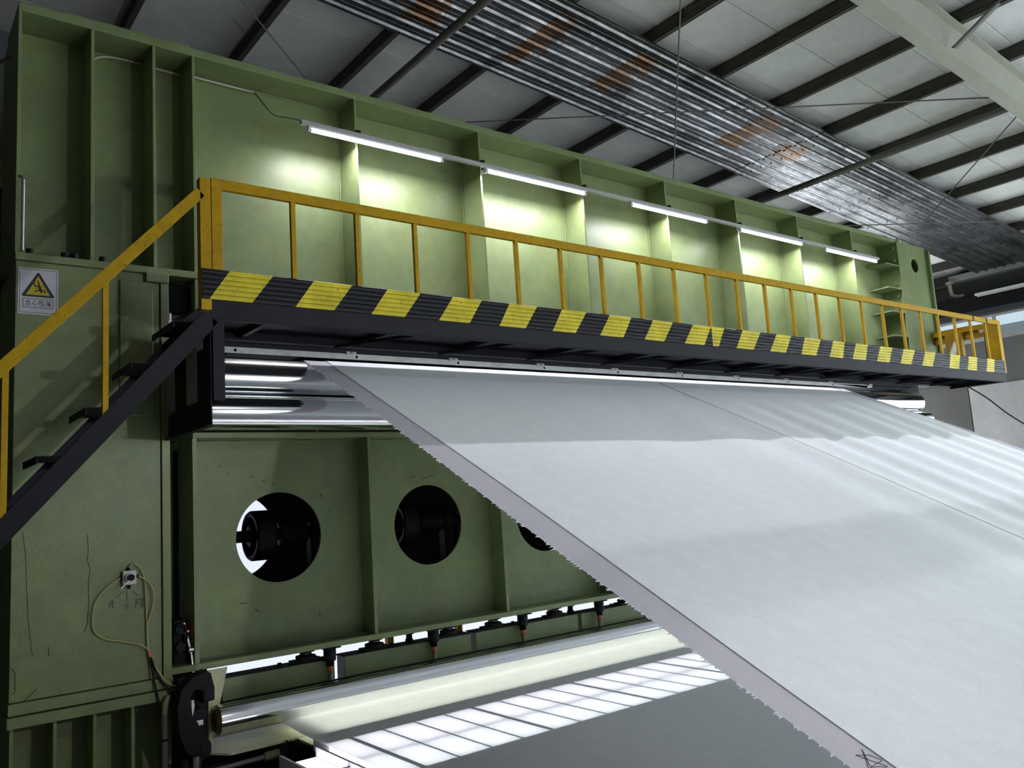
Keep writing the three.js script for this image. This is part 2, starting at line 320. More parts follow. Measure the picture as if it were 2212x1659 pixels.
// corrugated ceiling sheets hung under the purlins
{
  const rustAt = [[5.55, 6.0, -9.0, -8.3], [7.22, 7.55, -8.95, -7.62], [8.75, 9.15, -8.75, -7.62], [11.75, 12.2, -8.7, -7.55], [12.9, 13.5, -8.4, -7.9]];
  const zinc = tex(2048, 256, (u, v) => {
    const x = u * 27 - 3, z = -9.35 + v * 2.1;
    let k = 0.45 + 0.10 * (n256(u * 40, v * 256) - 0.5) + 0.16 * (n32(u * 64, v * 12) - 0.5) + 0.16 * (n128(u * 300, v * 64) - 0.5);
    if (n32(u * 90 + 9, v * 9) > 0.80) k *= 0.72;
    let c = [k, k, k];
    for (const [x0, x1, z0, z1] of rustAt) {
      const e = (n128(u * 900, v * 90) - 0.5) * 0.18 + (n32(u * 200, v * 25) - 0.5) * 0.3;
      if (x > x0 && x < x1 + e && z > z0 + e * 0.5 && z < z1 - e * 0.6) { const s = 0.45 + 0.5 * n128(u * 500, v * 70); c = [k * (1 - s) + 0.40 * s, k * (1 - s) + 0.265 * s, k * (1 - s) + 0.15 * s]; }
    }
    return c;
  });
  zinc.repeat.set(1 / 27, 1 / 2.1); zinc.offset.set(3 / 27, 9.35 / 2.1);
  const zm = mat([0.80, 0.80, 0.81], 0.27, 0.75, { map: zinc, side: THREE.DoubleSide, bumpMap: rep(paintBump, 1.5), bumpScale: 0.0012 });
  const make = (u0, u1, v0, z0, z1) => {
    // trapezoid ribs along the slope
    const prof = []; const pitch = 0.2225;
    for (let z = z0; z < z1 - 0.01; z += pitch) prof.push([z, 0.0], [z + 0.055, 0.0], [z + 0.075, 0.032], [z + 0.118, 0.032], [z + 0.122, 0.026], [z + 0.148, 0.026], [z + 0.152, 0.032], [z + 0.2, 0.032]);
    prof.push([z1, 0.0]);
    const pos = [], idx = [], N = 60;
    const lay = (off) => { for (let i = 0; i <= N; i++) for (const [z, h] of prof) pos.push(u0 + (u1 - u0) * i / N, v0 - 0.036 + h + off + 0.004 * (n32(i * 0.6, z * 4) - 0.5), z); };
    lay(0); const n = prof.length;
    for (let i = 0; i < N; i++) for (let j = 0; j + 1 < n; j++) { const a = i * n + j, b = a + 1, c = a + n, d = c + 1; idx.push(a, c, b, b, c, d); }
    const g = new THREE.BufferGeometry(); g.setAttribute('position', new THREE.Float32BufferAttribute(pos, 3)); g.setIndex(idx);
    const q = g.toNonIndexed(); q.computeVertexNormals(); const r = uvm(q); 
    const uv = r.attributes.uv, p = r.attributes.position; for (let i = 0; i < p.count; i++) uv.setXY(i, p.getX(i), p.getZ(i));
    return onRoof(r);
  };
  const mk = (u0, u1, v0, label) => {
    const o = thing('corrugated_sheet', label, 'metal sheet');
    part(o, 'ribbed_panel', make(u0, u1, v0, -9.3, -7.3), zm);
    const sc = [];
    for (let i = -3; i < 14; i++) { const x = U(2.68 + 1.507 * i); if (x > u0 + 0.1 && x < u1 - 0.1) for (let z = -9.3 + 0.0275; z < -7.3; z += 0.2225) { const g = new THREE.CylinderGeometry(0.012, 0.014, 0.012, 6); g.translate(x, v0 - 0.042, z); sc.push(onRoof(clean(g))); } }
    const s = part(o, 'screws', mrg(sc), M.black); s.userData.kind = 'stuff';
    settle(o);
  };
  mk(U(-3), U(13.12), -0.002, 'long galvanised corrugated sheet with brown rust patches hung under the purlins');
  mk(U(13.0), U(23.1), -0.012, 'shiny galvanised corrugated sheet towards the far end wall');
}

// ------------------------------------------------------------------ the machine: upper beam
const ZBm = -8.29, ZW = -8.70;                              // front of flanges and ribs, front of the web plates
const ribX = [4.43, 6.215, 8.005, 9.79, 11.56, 13.35, 15.16];
const bead = (a, b, r, s) => {                              // a hand-laid weld seam
  const pts = []; let q = s * 31 + 5; const n = Math.max(6, Math.round(V(...a).distanceTo(V(...b)) * 9));
  const rr = () => { q = (q * 1664525 + 1013904223) >>> 0; return q / 4294967296 - 0.5; };
  for (let i = 0; i <= n; i++) { const t = i / n; pts.push([a[0] + (b[0] - a[0]) * t + rr() * 0.006, a[1] + (b[1] - a[1]) * t + rr() * 0.006, a[2] + (b[2] - a[2]) * t + rr() * 0.006]); }
  return pipe(pts, r, 5, n * 2);
};
{
  const o = thing('upper_beam', 'tall green welded cross beam with open bays lit by tube lamps', 'machine beam');
  part(o, 'top_flange', box(1.0, 17.02, 4.775, 4.86, ZW - 0.35, ZBm + 0.005, 0.006), M.green);
  part(o, 'top_step', box(1.35, 2.55, 4.86, 4.885, ZW - 0.3, ZBm - 0.01, 0.004), M.green);
  part(o, 'bottom_flange', box(2.56, 16.9, 1.72, 1.79, ZW - 0.2, ZBm + 0.005, 0.005), M.dark);  // part of the green beam, given the dark colour to paint in shade
  part(o, 'side_flange', box(1.0, 2.60, 2.385, 2.455, ZW - 0.3, ZBm + 0.03, 0.008), M.greenOld);
  part(o, 'left_side_plate', box(1.0, 1.03, 2.455, 4.775, ZW - 0.6, ZBm, 0.004), M.greenOld);
  for (const x of [1.625, 2.187]) part(o, 'rib', box(x - 0.015, x + 0.015, 2.455, 4.775, ZW, ZBm, 0.003), M.greenOld);
  part(o, 'rib', box(2.56, 2.59, 1.79, 4.775, ZW, ZBm, 0.003), M.greenOld);
  for (const x of ribX) part(o, 'rib', box(x - 0.015, x + 0.015, 1.79, 4.775, ZW, ZBm, 0.003), M.green);
  const edges = [2.59, ...ribX, 16.88];
  for (let i = 0; i + 1 < edges.length; i++) {
    const a = edges[i] + (i ? 0.015 : 0), b = edges[i + 1] - (i + 2 < edges.length ? 0.015 : 0);
    const wp = part(o, 'web_panel', box(a, b, 1.79, 4.775, ZW - 0.02, ZW), M.green);
    part(o, 'weld_seam', bead([a, 4.768, ZW + 0.008], [b, 4.768, ZW + 0.008], 0.011, i), M.green, wp);
    if (i + 2 < edges.length) {
      part(o, 'weld_seam', bead([b - 0.008, 4.76, ZW + 0.008], [b - 0.008, 1.85, ZW + 0.008], 0.010, i + 20), M.green, wp);
      part(o, 'weld_seam', bead([b - 0.008, 4.766, ZW + 0.01], [b - 0.008, 4.766, ZBm - 0.03], 0.009, i + 40), M.green, wp);
    }
  }
  const e2 = [1.03, 1.61, 1.64, 2.172, 2.202, 2.56];
  for (let i = 0; i < 6; i += 2) part(o, 'side_panel', box(e2[i], e2[i + 1], 2.455, 4.775, ZW - 0.02, ZW), M.greenOld);
  // bolted joint at the far end
  const ep = part(o, 'end_plate', box(16.88, 16.95, 1.79, 4.80, ZW - 0.3, ZBm + 0.03, 0.004), M.green);
  for (let k = 0; k < 9; k++) { const y = 4.66 - k * 0.252; part(o, 'bolt', rod(V(16.82, y, -8.36), V(16.88, y, -8.36), 0.045, 6), M.green, ep); }
  for (let k = 0; k < 4; k++) part(o, 'gusset_shelf', ext([[16.35, 4.26 - k * 0.5], [16.88, 4.26 - k * 0.5], [16.88, 4.285 - k * 0.5], [16.35, 4.285 - k * 0.5]], 0.42, ZBm + 0.02), M.green);
  part(o, 'bottom_hole_plate', box(2.9, 16.7, 1.66, 1.72, ZW - 0.1, ZBm - 0.06, 0.004), M.dark);
  settle(o);
  one('conduit', mrg(pipe([[2.60, 4.745, -8.655], [3.0, 4.742, -8.655], [3.357, 4.741, -8.655]], 0.013, 8)), M.cream, 'thin cream conduit fixed along the top of the first bay', 'conduit');
  one('lamp_cable', pipe([[3.357, 4.735, -8.65], [3.36, 4.60, -8.5], [3.38, 4.476, -8.4], [3.471, 4.371, -8.36], [3.60, 4.345, -8.30], [3.72, 4.33, -8.26]], 0.008, 6), M.greyPipe, 'thin cable drooping from the conduit to the first tube lamp', 'cable');
  one('conduit', pipe([[1.65, 4.62, -8.66], [1.75, 4.70, -8.66], [1.868, 4.735, -8.66], [2.165, 4.745, -8.66]], 0.012, 8), M.cream, 'thin cream conduit bent into the middle recess of the column head', 'conduit');
  one('conduit', pipe([[2.21, 4.735, -8.66], [2.36, 4.732, -8.66], [2.55, 4.73, -8.66]], 0.012, 8), M.cream, 'short cream conduit in the narrow recess of the column head', 'conduit');
}
// tube lamps under a rail along the front of the ribs
{
  const zt = -8.19, yt = 4.205;
  const r = thing('lamp_rail', 'long grey rail carrying the tube lamps along the beam', 'rail');
  part(r, 'channel', box(3.70, 15.92, yt + 0.045, yt + 0.095, zt - 0.03, zt + 0.025, 0.004), M.alu);
  for (const x of ribX) part(r, 'bracket', mrg(box(x - 0.025, x + 0.025, yt + 0.05, yt + 0.16, zt - 0.10, zt - 0.03), box(x + 0.02, x + 0.06, yt + 0.10, yt + 0.16, zt - 0.1, zt - 0.09)), M.black);
  settle(r);
  const spans = [[3.80, 5.54], [6.23, 7.95], [8.89, 10.60], [11.48, 13.25], [14.02, 15.82]];
  const words = ['first lit tube lamp, over the two bays beside the column', 'second lit tube lamp along the beam rail, counted from the column', 'third lit tube lamp along the beam rail, counted from the column', 'fourth lit tube lamp along the beam rail, counted from the column', 'last lit tube lamp on the beam rail, beside the bolted end plate'];
  spans.forEach(([a, b], i) => {
    const o = thing('tube_lamp', words[i], 'lamp', 'lit tube lamps on the beam');
    part(o, 'reflector', box(a - 0.02, b + 0.02, yt + 0.022, yt + 0.045, zt - 0.026, zt + 0.026, 0.004), M.white);
    part(o, 'tube', rod(V(a + 0.02, yt, zt), V(b - 0.02, yt, zt), 0.02, 14), M.tube);
    for (const x of [a, b]) part(o, 'end_cap', rod(V(x - 0.02, yt, zt), V(x + 0.02, yt, zt), 0.022, 14), M.white);
    if (i === 1 || i === 3) part(o, 'wire_loop', clean(new THREE.TorusGeometry(0.05, 0.006, 6, 18).translate(a - 0.06, yt + 0.0, zt + 0.02)), M.white);
    settle(o);
    area(b - a, 0.036, TUBE, lin(0.94, 0.93, 1.0), [(a + b) / 2, yt - 0.024, zt], [(a + b) / 2, yt - 1, zt]);
  });
}

// ------------------------------------------------------------------ left column
{
  const o = thing('left_column', 'green box column with cracked paint beside the stairs', 'machine column');
  part(o, 'front_plate', box(1.01, 2.222, -1.40, 2.385, -8.6, ZBm, 0.006), M.greenOld);
  part(o, 'corner_flange', box(2.228, 2.305, -1.44, 2.36, -8.6, ZBm + 0.02, 0.006), M.green);
  part(o, 'column_core', box(1.02, 2.3, FY, 2.38, -9.4, -8.6), M.greenOld);
  part(o, 'top_block', mrg(box(2.09, 2.30, 2.30, 2.40, -8.55, ZBm + 0.05, 0.008)), M.greenOld);
  part(o, 'cover_strip', box(1.86, 2.16, 1.0, 2.30, -8.5, ZBm + 0.022, 0.01), M.greenOld);
  part(o, 'base_flange', box(1.0, 2.31, -1.50, -1.405, -8.6, ZBm + 0.035, 0.006), M.greenOld);
  part(o, 'foot_flange', box(0.99, 2.32, -1.60, -1.51, -8.6, ZBm + 0.06, 0.006), M.greenOld);
  for (const x of [1.03, 1.35, 1.657, 1.965, 2.28]) part(o, 'foot_rib', box(x - 0.014, x + 0.014, FY, -1.60, -8.6, ZBm + 0.02, 0.003), M.greenOld);
  for (const [x, y] of [[1.12, 2.475], [1.48, 2.475], [1.40, 2.475], [1.72, 2.475]]) part(o, 'bolt_head', rod(V(x, y - 0.02, ZBm - 0.02), V(x, y + 0.03, ZBm - 0.02), 0.035, 6), M.black);
  // cracks in the filler and the hand-written marks of the valve
  const zc = ZBm + 0.0008, K = [];
  K.push(...strip([[1.596, -0.065], [1.604, -0.208], [1.593, -0.287], [1.62, -0.362], [1.605, -0.489], [1.61, -0.65], [1.596, -0.846], [1.574, -0.906]], 0.006, zc));
  K.push(...strip([[1.094, -0.007], [1.117, -0.184], [1.126, -0.398], [1.141, -0.706], [1.16, -0.899], [1.179, -1.053]], 0.005, zc));
  K.push(...strip([[1.299, -0.989], [1.3, -1.065]], 0.006, zc), ...strip([[1.025, -1.121], [1.055, -1.164], [1.054, -1.312], [1.025, -1.336]], 0.006, zc), ...strip([[1.022, -1.398], [1.099, -1.405], [1.142, -1.384], [1.213, -1.315]], 0.006, zc));
  part(o, 'paint_cracks', mrg(K), M.ink);
  const W = [], st = (p) => W.push(...strip(p, 0.005, zc));
  st([[1.89, -0.595], [1.836, -0.641]]); st([[1.922, -0.59], [1.921, -0.688]]); st([[1.972, -0.60], [2.024, -0.652]]);
  // "sheng": rise
  st([[1.806, -0.662], [1.772, -0.676]]); st([[1.762, -0.694], [1.822, -0.686]]); st([[1.789, -0.670], [1.786, -0.70], [1.768, -0.727]]); st([[1.806, -0.664], [1.802, -0.735]]);
  // "san": middle
  st([[1.905, -0.712], [1.932, -0.709]]); st([[1.90, -0.728], [1.934, -0.726]]); st([[1.905, -0.744], [1.938, -0.743]]);
  // "jiang": lower
  st([[1.998, -0.672], [1.996, -0.762]]); st([[1.998, -0.672], [2.018, -0.676], [2.004, -0.696], [2.016, -0.712], [2.0, -0.722]]);
  st([[2.04, -0.668], [2.026, -0.69]]); st([[2.034, -0.676], [2.066, -0.676], [2.028, -0.712]]); st([[2.036, -0.686], [2.07, -0.712]]); st([[2.03, -0.722], [2.068, -0.722]]); st([[2.024, -0.738], [2.074, -0.738]]); st([[2.05, -0.712], [2.05, -0.765]]);
  part(o, 'marker_writing', mrg(W), M.ink, null, 'handwritten black marks below the valve');
  settle(o);
}
// warning sign
{
  const c = document.createElement('canvas'); c.width = 640; c.height = 840; const x = c.getContext('2d');
  x.fillStyle = '#bdbcc6'; x.fillRect(0, 0, 640, 840);
  x.strokeStyle = '#15151c'; x.lineWidth = 8; x.strokeRect(22, 22, 596, 792);
  const poly = (p, f) => { x.beginPath(); p.forEach((q, i) => i ? x.lineTo(q[0], q[1]) : x.moveTo(q[0], q[1])); x.closePath(); x.fillStyle = f; x.fill(); };
  const line = (p, w, col = '#14131a') => { x.strokeStyle = col; x.lineWidth = w; x.lineCap = 'round'; x.lineJoin = 'round'; x.beginPath(); p.forEach((q, i) => i ? x.lineTo(q[0], q[1]) : x.moveTo(q[0], q[1])); x.stroke(); };
  const tri = [[320, 96], [558, 500], [82, 500]];
  poly(tri, '#1b1a20'); line([...tri, tri[0]], 46, '#1b1a20'); poly([[320, 140], [514, 488], [126, 488]], '#b9a414');
  line([[315, 232], [345, 350]], 26); line([[255, 270], [262, 320], [335, 330]], 24); line([[340, 330], [350, 385]], 48);
  line([[350, 390], [268, 425]], 20); line([[360, 375], [425, 400], [430, 440]], 20);
  x.beginPath(); x.arc(370, 420, 23, 0, 7); x.fillStyle = '#14131a'; x.fill();
  line([[285, 220], [282, 245]], 6); line([[272, 235], [290, 228]], 5); line([[268, 355], [292, 372]], 6); line([[290, 352], [272, 378]], 5); line([[380, 290], [388, 350]], 5); line([[394, 285], [398, 330]], 5);
  x.strokeStyle = '#14131a'; x.lineWidth = 9; x.strokeRect(78, 560, 484, 160);
  const g = (ox, oy, s, L) => L.forEach(p => line(p.map(q => [ox + q[0] * s, oy + q[1] * s]), 9));
  // four characters, stroke by stroke on a 10 x 10 field
  g(108, 585, 9.6, [[[5, 0], [5, 4]], [[2, 1], [3.2, 3]], [[8, 1], [6.8, 3]], [[1.5, 4], [8.5, 4], [8.5, 10.5]], [[1.5, 7], [8.5, 7]], [[1.2, 10], [8.5, 10]]]);
  g(220, 585, 9.6, [[[1.6, 5], [0.8, 8.4]], [[3.4, 3.6], [3.4, 8.6], [4.4, 9.8], [7.4, 9.8], [8, 8]], [[4.8, 1], [5.8, 3]], [[8, 4], [9.4, 7.4]]]);
  g(332, 585, 9.6, [[[1, 0.5], [1, 9]], [[1, 0.5], [3, 0.6], [2, 2.4], [3, 4], [1.4, 5]], [[5, 0.8], [4, 5]], [[7.4, 0.4], [7.4, 1.2], [9.4, 5]], [[4.6, 2.6], [6, 4.6]], [[3.4, 7], [9, 7]], [[6.3, 5], [6.3, 10]], [[2.4, 10.2], [10, 10.2]]]);
  g(444, 585, 9.6, [[[0.6, 1.6], [9.6, 1.6]], [[3, 0.4], [3, 2.8]], [[7, 0.4], [7, 2.8]], [[1, 4], [2, 5]], [[0.6, 6.4], [1.6, 7.4]], [[0.6, 10.4], [2.2, 8]], [[5, 3.4], [3.4, 6]], [[4.6, 4.4], [8, 4.4], [3.2, 8]], [[4.6, 5.4], [9.6, 8]], [[4.4, 7.6], [8, 7.6], [8, 10.4], [4.4, 10.4], [4.4, 7.6]]]);
  const t = new THREE.CanvasTexture(c); t.colorSpace = THREE.SRGBColorSpace;
  const o = thing('warning_sign', 'white warning sign with a falling figure in a yellow triangle on the column', 'sign');
  const sp = part(o, 'plate', box(1.027, 1.345, 1.902, 2.326, ZBm, ZBm + 0.006, 0.002), M.white);
  const pg = new THREE.PlaneGeometry(0.312, 0.418); pg.translate(1.186, 2.114, ZBm + 0.0068);
  part(o, 'print', pg, new THREE.MeshPhysicalMaterial({ map: t, roughness: 0.4 }), sp);
  settle(o);
}
// hand valve with its hoses on the column
{
  const o = thing('hand_valve', 'white square lever valve with clear yellow hoses on the column', 'valve');
  const vb = part(o, 'body', box(1.876, 1.994, -0.54, -0.41, ZBm, ZBm + 0.05, 0.008), M.alu);
  part(o, 'dial', rod(V(1.936, -0.472, ZBm + 0.05), V(1.936, -0.472, ZBm + 0.085), 0.042, 24), M.white, vb);
  part(o, 'knob', rod(V(1.936, -0.472, ZBm + 0.085), V(1.936, -0.472, ZBm + 0.11), 0.03, 20), M.black, vb);
  part(o, 'lever', rod(V(1.925, -0.485, ZBm + 0.1), V(1.845, -0.56, ZBm + 0.12), 0.006, 8), M.chrome);
  for (const [a, b] of [[[1.86, -0.47], [1.88, -0.47]], [[1.99, -0.468], [2.015, -0.468]], [[1.932, -0.41], [1.932, -0.385]], [[1.935, -0.575], [1.935, -0.54]]]) part(o, 'fitting', rod(V(...a, ZBm + 0.025), V(...b, ZBm + 0.025), 0.014, 8), M.black);
  const zz = ZBm + 0.03, P = (l) => l.map(([x, y], i) => [x, y, zz + 0.01 * Math.sin(i)]);
  part(o, 'hose', pipe(P([[1.859, -0.473], [1.752, -0.538], [1.658, -0.656], [1.633, -0.812], [1.651, -0.913], [1.734, -0.985], [1.867, -1.025], [2.022, -1.077], [2.093, -1.128]]), 0.0075, 7, 60), M.hose);
  part(o, 'hose', pipe(P([[1.932, -0.385], [1.965, -0.35], [2.025, -0.395], [2.064, -0.499], [2.079, -0.708], [2.086, -0.956], [2.093, -1.128]]), 0.0075, 7, 50), M.hose);
  part(o, 'hose', pipe(P([[2.012, -0.468], [2.096, -0.527], [2.144, -0.649], [2.123, -0.796], [2.09, -0.915], [2.095, -1.12]]), 0.0075, 7, 50), M.hose);
  part(o, 'hose_bundle', pipe([[2.093, -1.128, zz], [2.12, -1.226, zz], [2.18, -1.338, zz], [2.239, -1.43, zz], [2.32, -1.486, zz + 0.03], [2.345, -1.44, zz]], 0.011, 7, 40), M.hose);
  part(o, 'hose_tie', rod(V(2.098, -1.15, zz), V(2.118, -1.22, zz), 0.016, 8), M.orange);
  settle(o);
  one('control_cable', pipe([[2.108, -1.20, zz], [2.13, -1.37, zz + 0.02], [2.158, -1.537, zz + 0.055], [2.185, -1.70, zz + 0.07], [2.197, -1.786, zz + 0.05], [2.205, -2.1, zz + 0.03], [2.21, -2.7, zz]], 0.008, 6, 40), M.black, 'black cable hanging straight down from the hose tie', 'cable');
  one('control_cable', pipe([[2.112, -1.20, zz + 0.01], [2.179, -1.387, zz + 0.02], [2.279, -1.54, zz + 0.07], [2.285, -1.60, zz + 0.07], [2.235, -1.69, zz + 0.07]], 0.010, 6, 40), M.black, 'black cable kinked around the foot flange of the column', 'cable');
  const d = thing('standing_conduit', 'pale upright conduit with a clamp in front of the column foot', 'conduit');
  part(d, 'tube', rod(V(2.205, FY, -8.17), V(2.205, -1.66, -8.17), 0.028, 16), M.greyPipe);
  part(d, 'sleeve', pipe([[2.205, -1.70, -8.17], [2.215, -1.62, -8.17], [2.25, -1.56, -8.2]], 0.03, 10), M.green);
  part(d, 'clamp', rod(V(2.205, -1.93, -8.17), V(2.205, -1.91, -8.17), 0.034, 14), M.black);
  settle(d);
}

// ------------------------------------------------------------------ lower beam with the round openings
const ZL = -8.56, ZLB = -9.92;
{
  const o = thing('lower_beam', 'green lower cross beam with a large round opening in every bay', 'machine beam');
  part(o, 'top_flange', box(2.52, 16.9, 0.79, 0.845, ZLB - 0.1, ZBm + 0.005, 0.005), M.green);
  part(o, 'bottom_flange', box(2.30, 16.9, -1.395, -1.335, ZLB - 0.05, ZBm + 0.012, 0.006), M.green);
  part(o, 'left_flange', box(2.515, 2.56, -1.335, 0.79, ZL - 0.2, ZBm, 0.004), M.green);
  const ex = [2.56, ...ribX, 16.88];
  for (const x of ribX) part(o, 'rib', box(x - 0.02, x + 0.02, -1.335, 0.79, ZL, ZBm, 0.004), M.green);
  for (let i = 0; i + 1 < ex.length; i++) {
    const a = ex[i] + (i ? 0.02 : 0), b = ex[i + 1] - (i + 2 < ex.length ? 0.02 : 0), c = (a + b) / 2;
    const wp = part(o, 'web_panel', ext(rect(a, b, -1.335, 0.79), 0.02, ZL, [[c, -0.23, 0.465]]), M.green);
    part(o, 'weld_seam', bead([a, 0.782, ZL + 0.008], [b, 0.782, ZL + 0.008], 0.010, i + 60), M.green, wp);
    if (i + 2 < ex.length) part(o, 'weld_seam', bead([b - 0.006, 0.75, ZL + 0.008], [b - 0.006, -1.32, ZL + 0.008], 0.008, i + 80), M.green, wp);
  }
  part(o, 'cable_trace', pipe([[2.62, -1.325, -8.42], [3.2, -1.318, -8.40], [3.9, -1.322, -8.44], [4.4, -1.326, -8.42]], 0.008, 6), M.greyPipe, null, 'thin grey cable lying on the bottom flange');
  const sk = [[2.72, 0.50, 2.735, 0.49], [2.80, 0.56, 2.81, 0.545], [2.86, 0.54, 2.865, 0.515], [2.95, 0.46, 2.96, 0.45], [3.18, 0.42, 3.22, 0.40], [3.30, 0.36, 3.35, 0.35], [3.42, 0.33, 3.44, 0.30], [3.95, 0.20, 3.98, 0.16], [4.05, 0.02, 4.08, 0.0], [3.2, -0.93, 3.25, -0.97], [3.05, -0.86, 3.12, -0.862], [5.25, 0.31, 5.42, 0.35], [5.1, 0.33, 5.16, 0.345], [3.9, -1.05, 3.91, -1.1]];
  part(o, 'paint_scuffs', mrg(sk.flatMap(([a, b, c, d]) => strip([[a, b], [c, d]], 0.007, ZL + 0.0008))), M.ink, null, 'small dark scuff marks around the openings');
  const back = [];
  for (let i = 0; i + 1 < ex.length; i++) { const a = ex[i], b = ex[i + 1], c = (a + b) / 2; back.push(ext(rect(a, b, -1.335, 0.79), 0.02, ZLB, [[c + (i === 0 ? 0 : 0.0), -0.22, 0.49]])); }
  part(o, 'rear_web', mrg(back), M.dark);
  settle(o);
  const s = thing('drive_shaft', 'black drive shaft with heavy drums inside the lower beam', 'shaft');
  part(s, 'shaft', rod(V(2.65, -0.215, -9.22), V(16.6, -0.215, -9.22), 0.065, 18), M.black);
  for (let i = 0; i + 1 < ex.length; i++) {
    const c = (ex[i] + ex[i + 1]) / 2;
    const g = lathe([[0.07, 0.11], [0.12, 0.11], [0.13, 0.05], [0.20, 0.05], [0.215, 0.11], [0.26, 0.11], [0.275, 0.09], [0.275, -0.09], [0.26, -0.11], [0.07, -0.11]], 36); g.rotateZ(Math.PI / 2); g.translate(c + 0.02, -0.215, -9.22);
    part(s, 'drum', g, M.black);
    const h = lathe([[0.065, 0], [0.13, 0], [0.13, 0.3], [0.065, 0.3]], 24); h.rotateZ(Math.PI / 2); h.translate(c + 0.55, -0.215, -9.22); part(s, 'bearing_block', h, M.dark);
    part(s, 'crank_rod', box(c + 0.60, c + 0.72, -1.2, -0.10, -9.3, -9.14, 0.02), M.dark);
  }
  settle(s);
}
// things standing behind the machine
{
  const o = thing('storage_rack', 'brown boarded rack standing behind the lower beam', 'rack');
  for (let k = 0; k < 6; k++) part(o, 'board', box(5.3, 9.6, -0.95 + k * 0.35, -0.615 + k * 0.35, -11.6, -11.55, 0.004), M.brown);
  for (const x of [5.35, 6.35, 7.6, 8.9, 9.55]) part(o, 'post', box(x - 0.05, x + 0.05, FY, 1.3, -11.55, -11.45, 0.004), M.yellow2);
  settle(o);
  const t = thing('timber_shelf', 'pale timber planks on a dark shelf behind the column', 'shelf');
  part(t, 'upright', mrg(box(0.2, 0.3, FY, 5.6, -11.6, -11.5), box(2.2, 2.3, FY, 5.6, -11.6, -11.5)), M.dark);
  part(t, 'shelf_board', box(0.2, 2.3, 4.14, 4.2, -12.2, -11.5), M.dark);
  for (let k = 0; k < 4; k++) part(t, 'plank', box(0.25, 2.25, 4.205 + k * 0.1, 4.298 + k * 0.1, -12.2, -11.52, 0.006), M.wood);
  part(t, 'back_panel', box(0.1, 2.4, FY, 4.1, -12.3, -12.22), M.dark);
  settle(t);
  one('brown_locker', box(0.6, 1.35, FY, -0.05, -10.2, -9.7, 0.01), M.brown, 'brown locker hidden behind the column foot', 'locker');
  one('loose_cable', pipe([[0.98, 4.45, -8.6], [0.90, 4.42, -8.7], [0.86, 4.25, -8.75], [0.86, 3.4, -8.75], [0.88, 2.9, -8.7], [1.0, 2.65, -8.62]], 0.014, 6, 40), M.greyPipe, 'grey cable looped beside the column head', 'cable');
  const c = thing('side_conduit', 'steel conduit clipped to the edge of the column head', 'conduit');
  part(c, 'tube', rod(V(1.055, 2.47, -8.265), V(1.055, 3.1, -8.265), 0.014, 10), M.steel);
  part(c, 'bend', pipe([[1.055, 3.1, -8.265], [1.05, 3.15, -8.27], [1.02, 3.17, -8.3]], 0.014, 8), M.steel);
  settle(c);
}
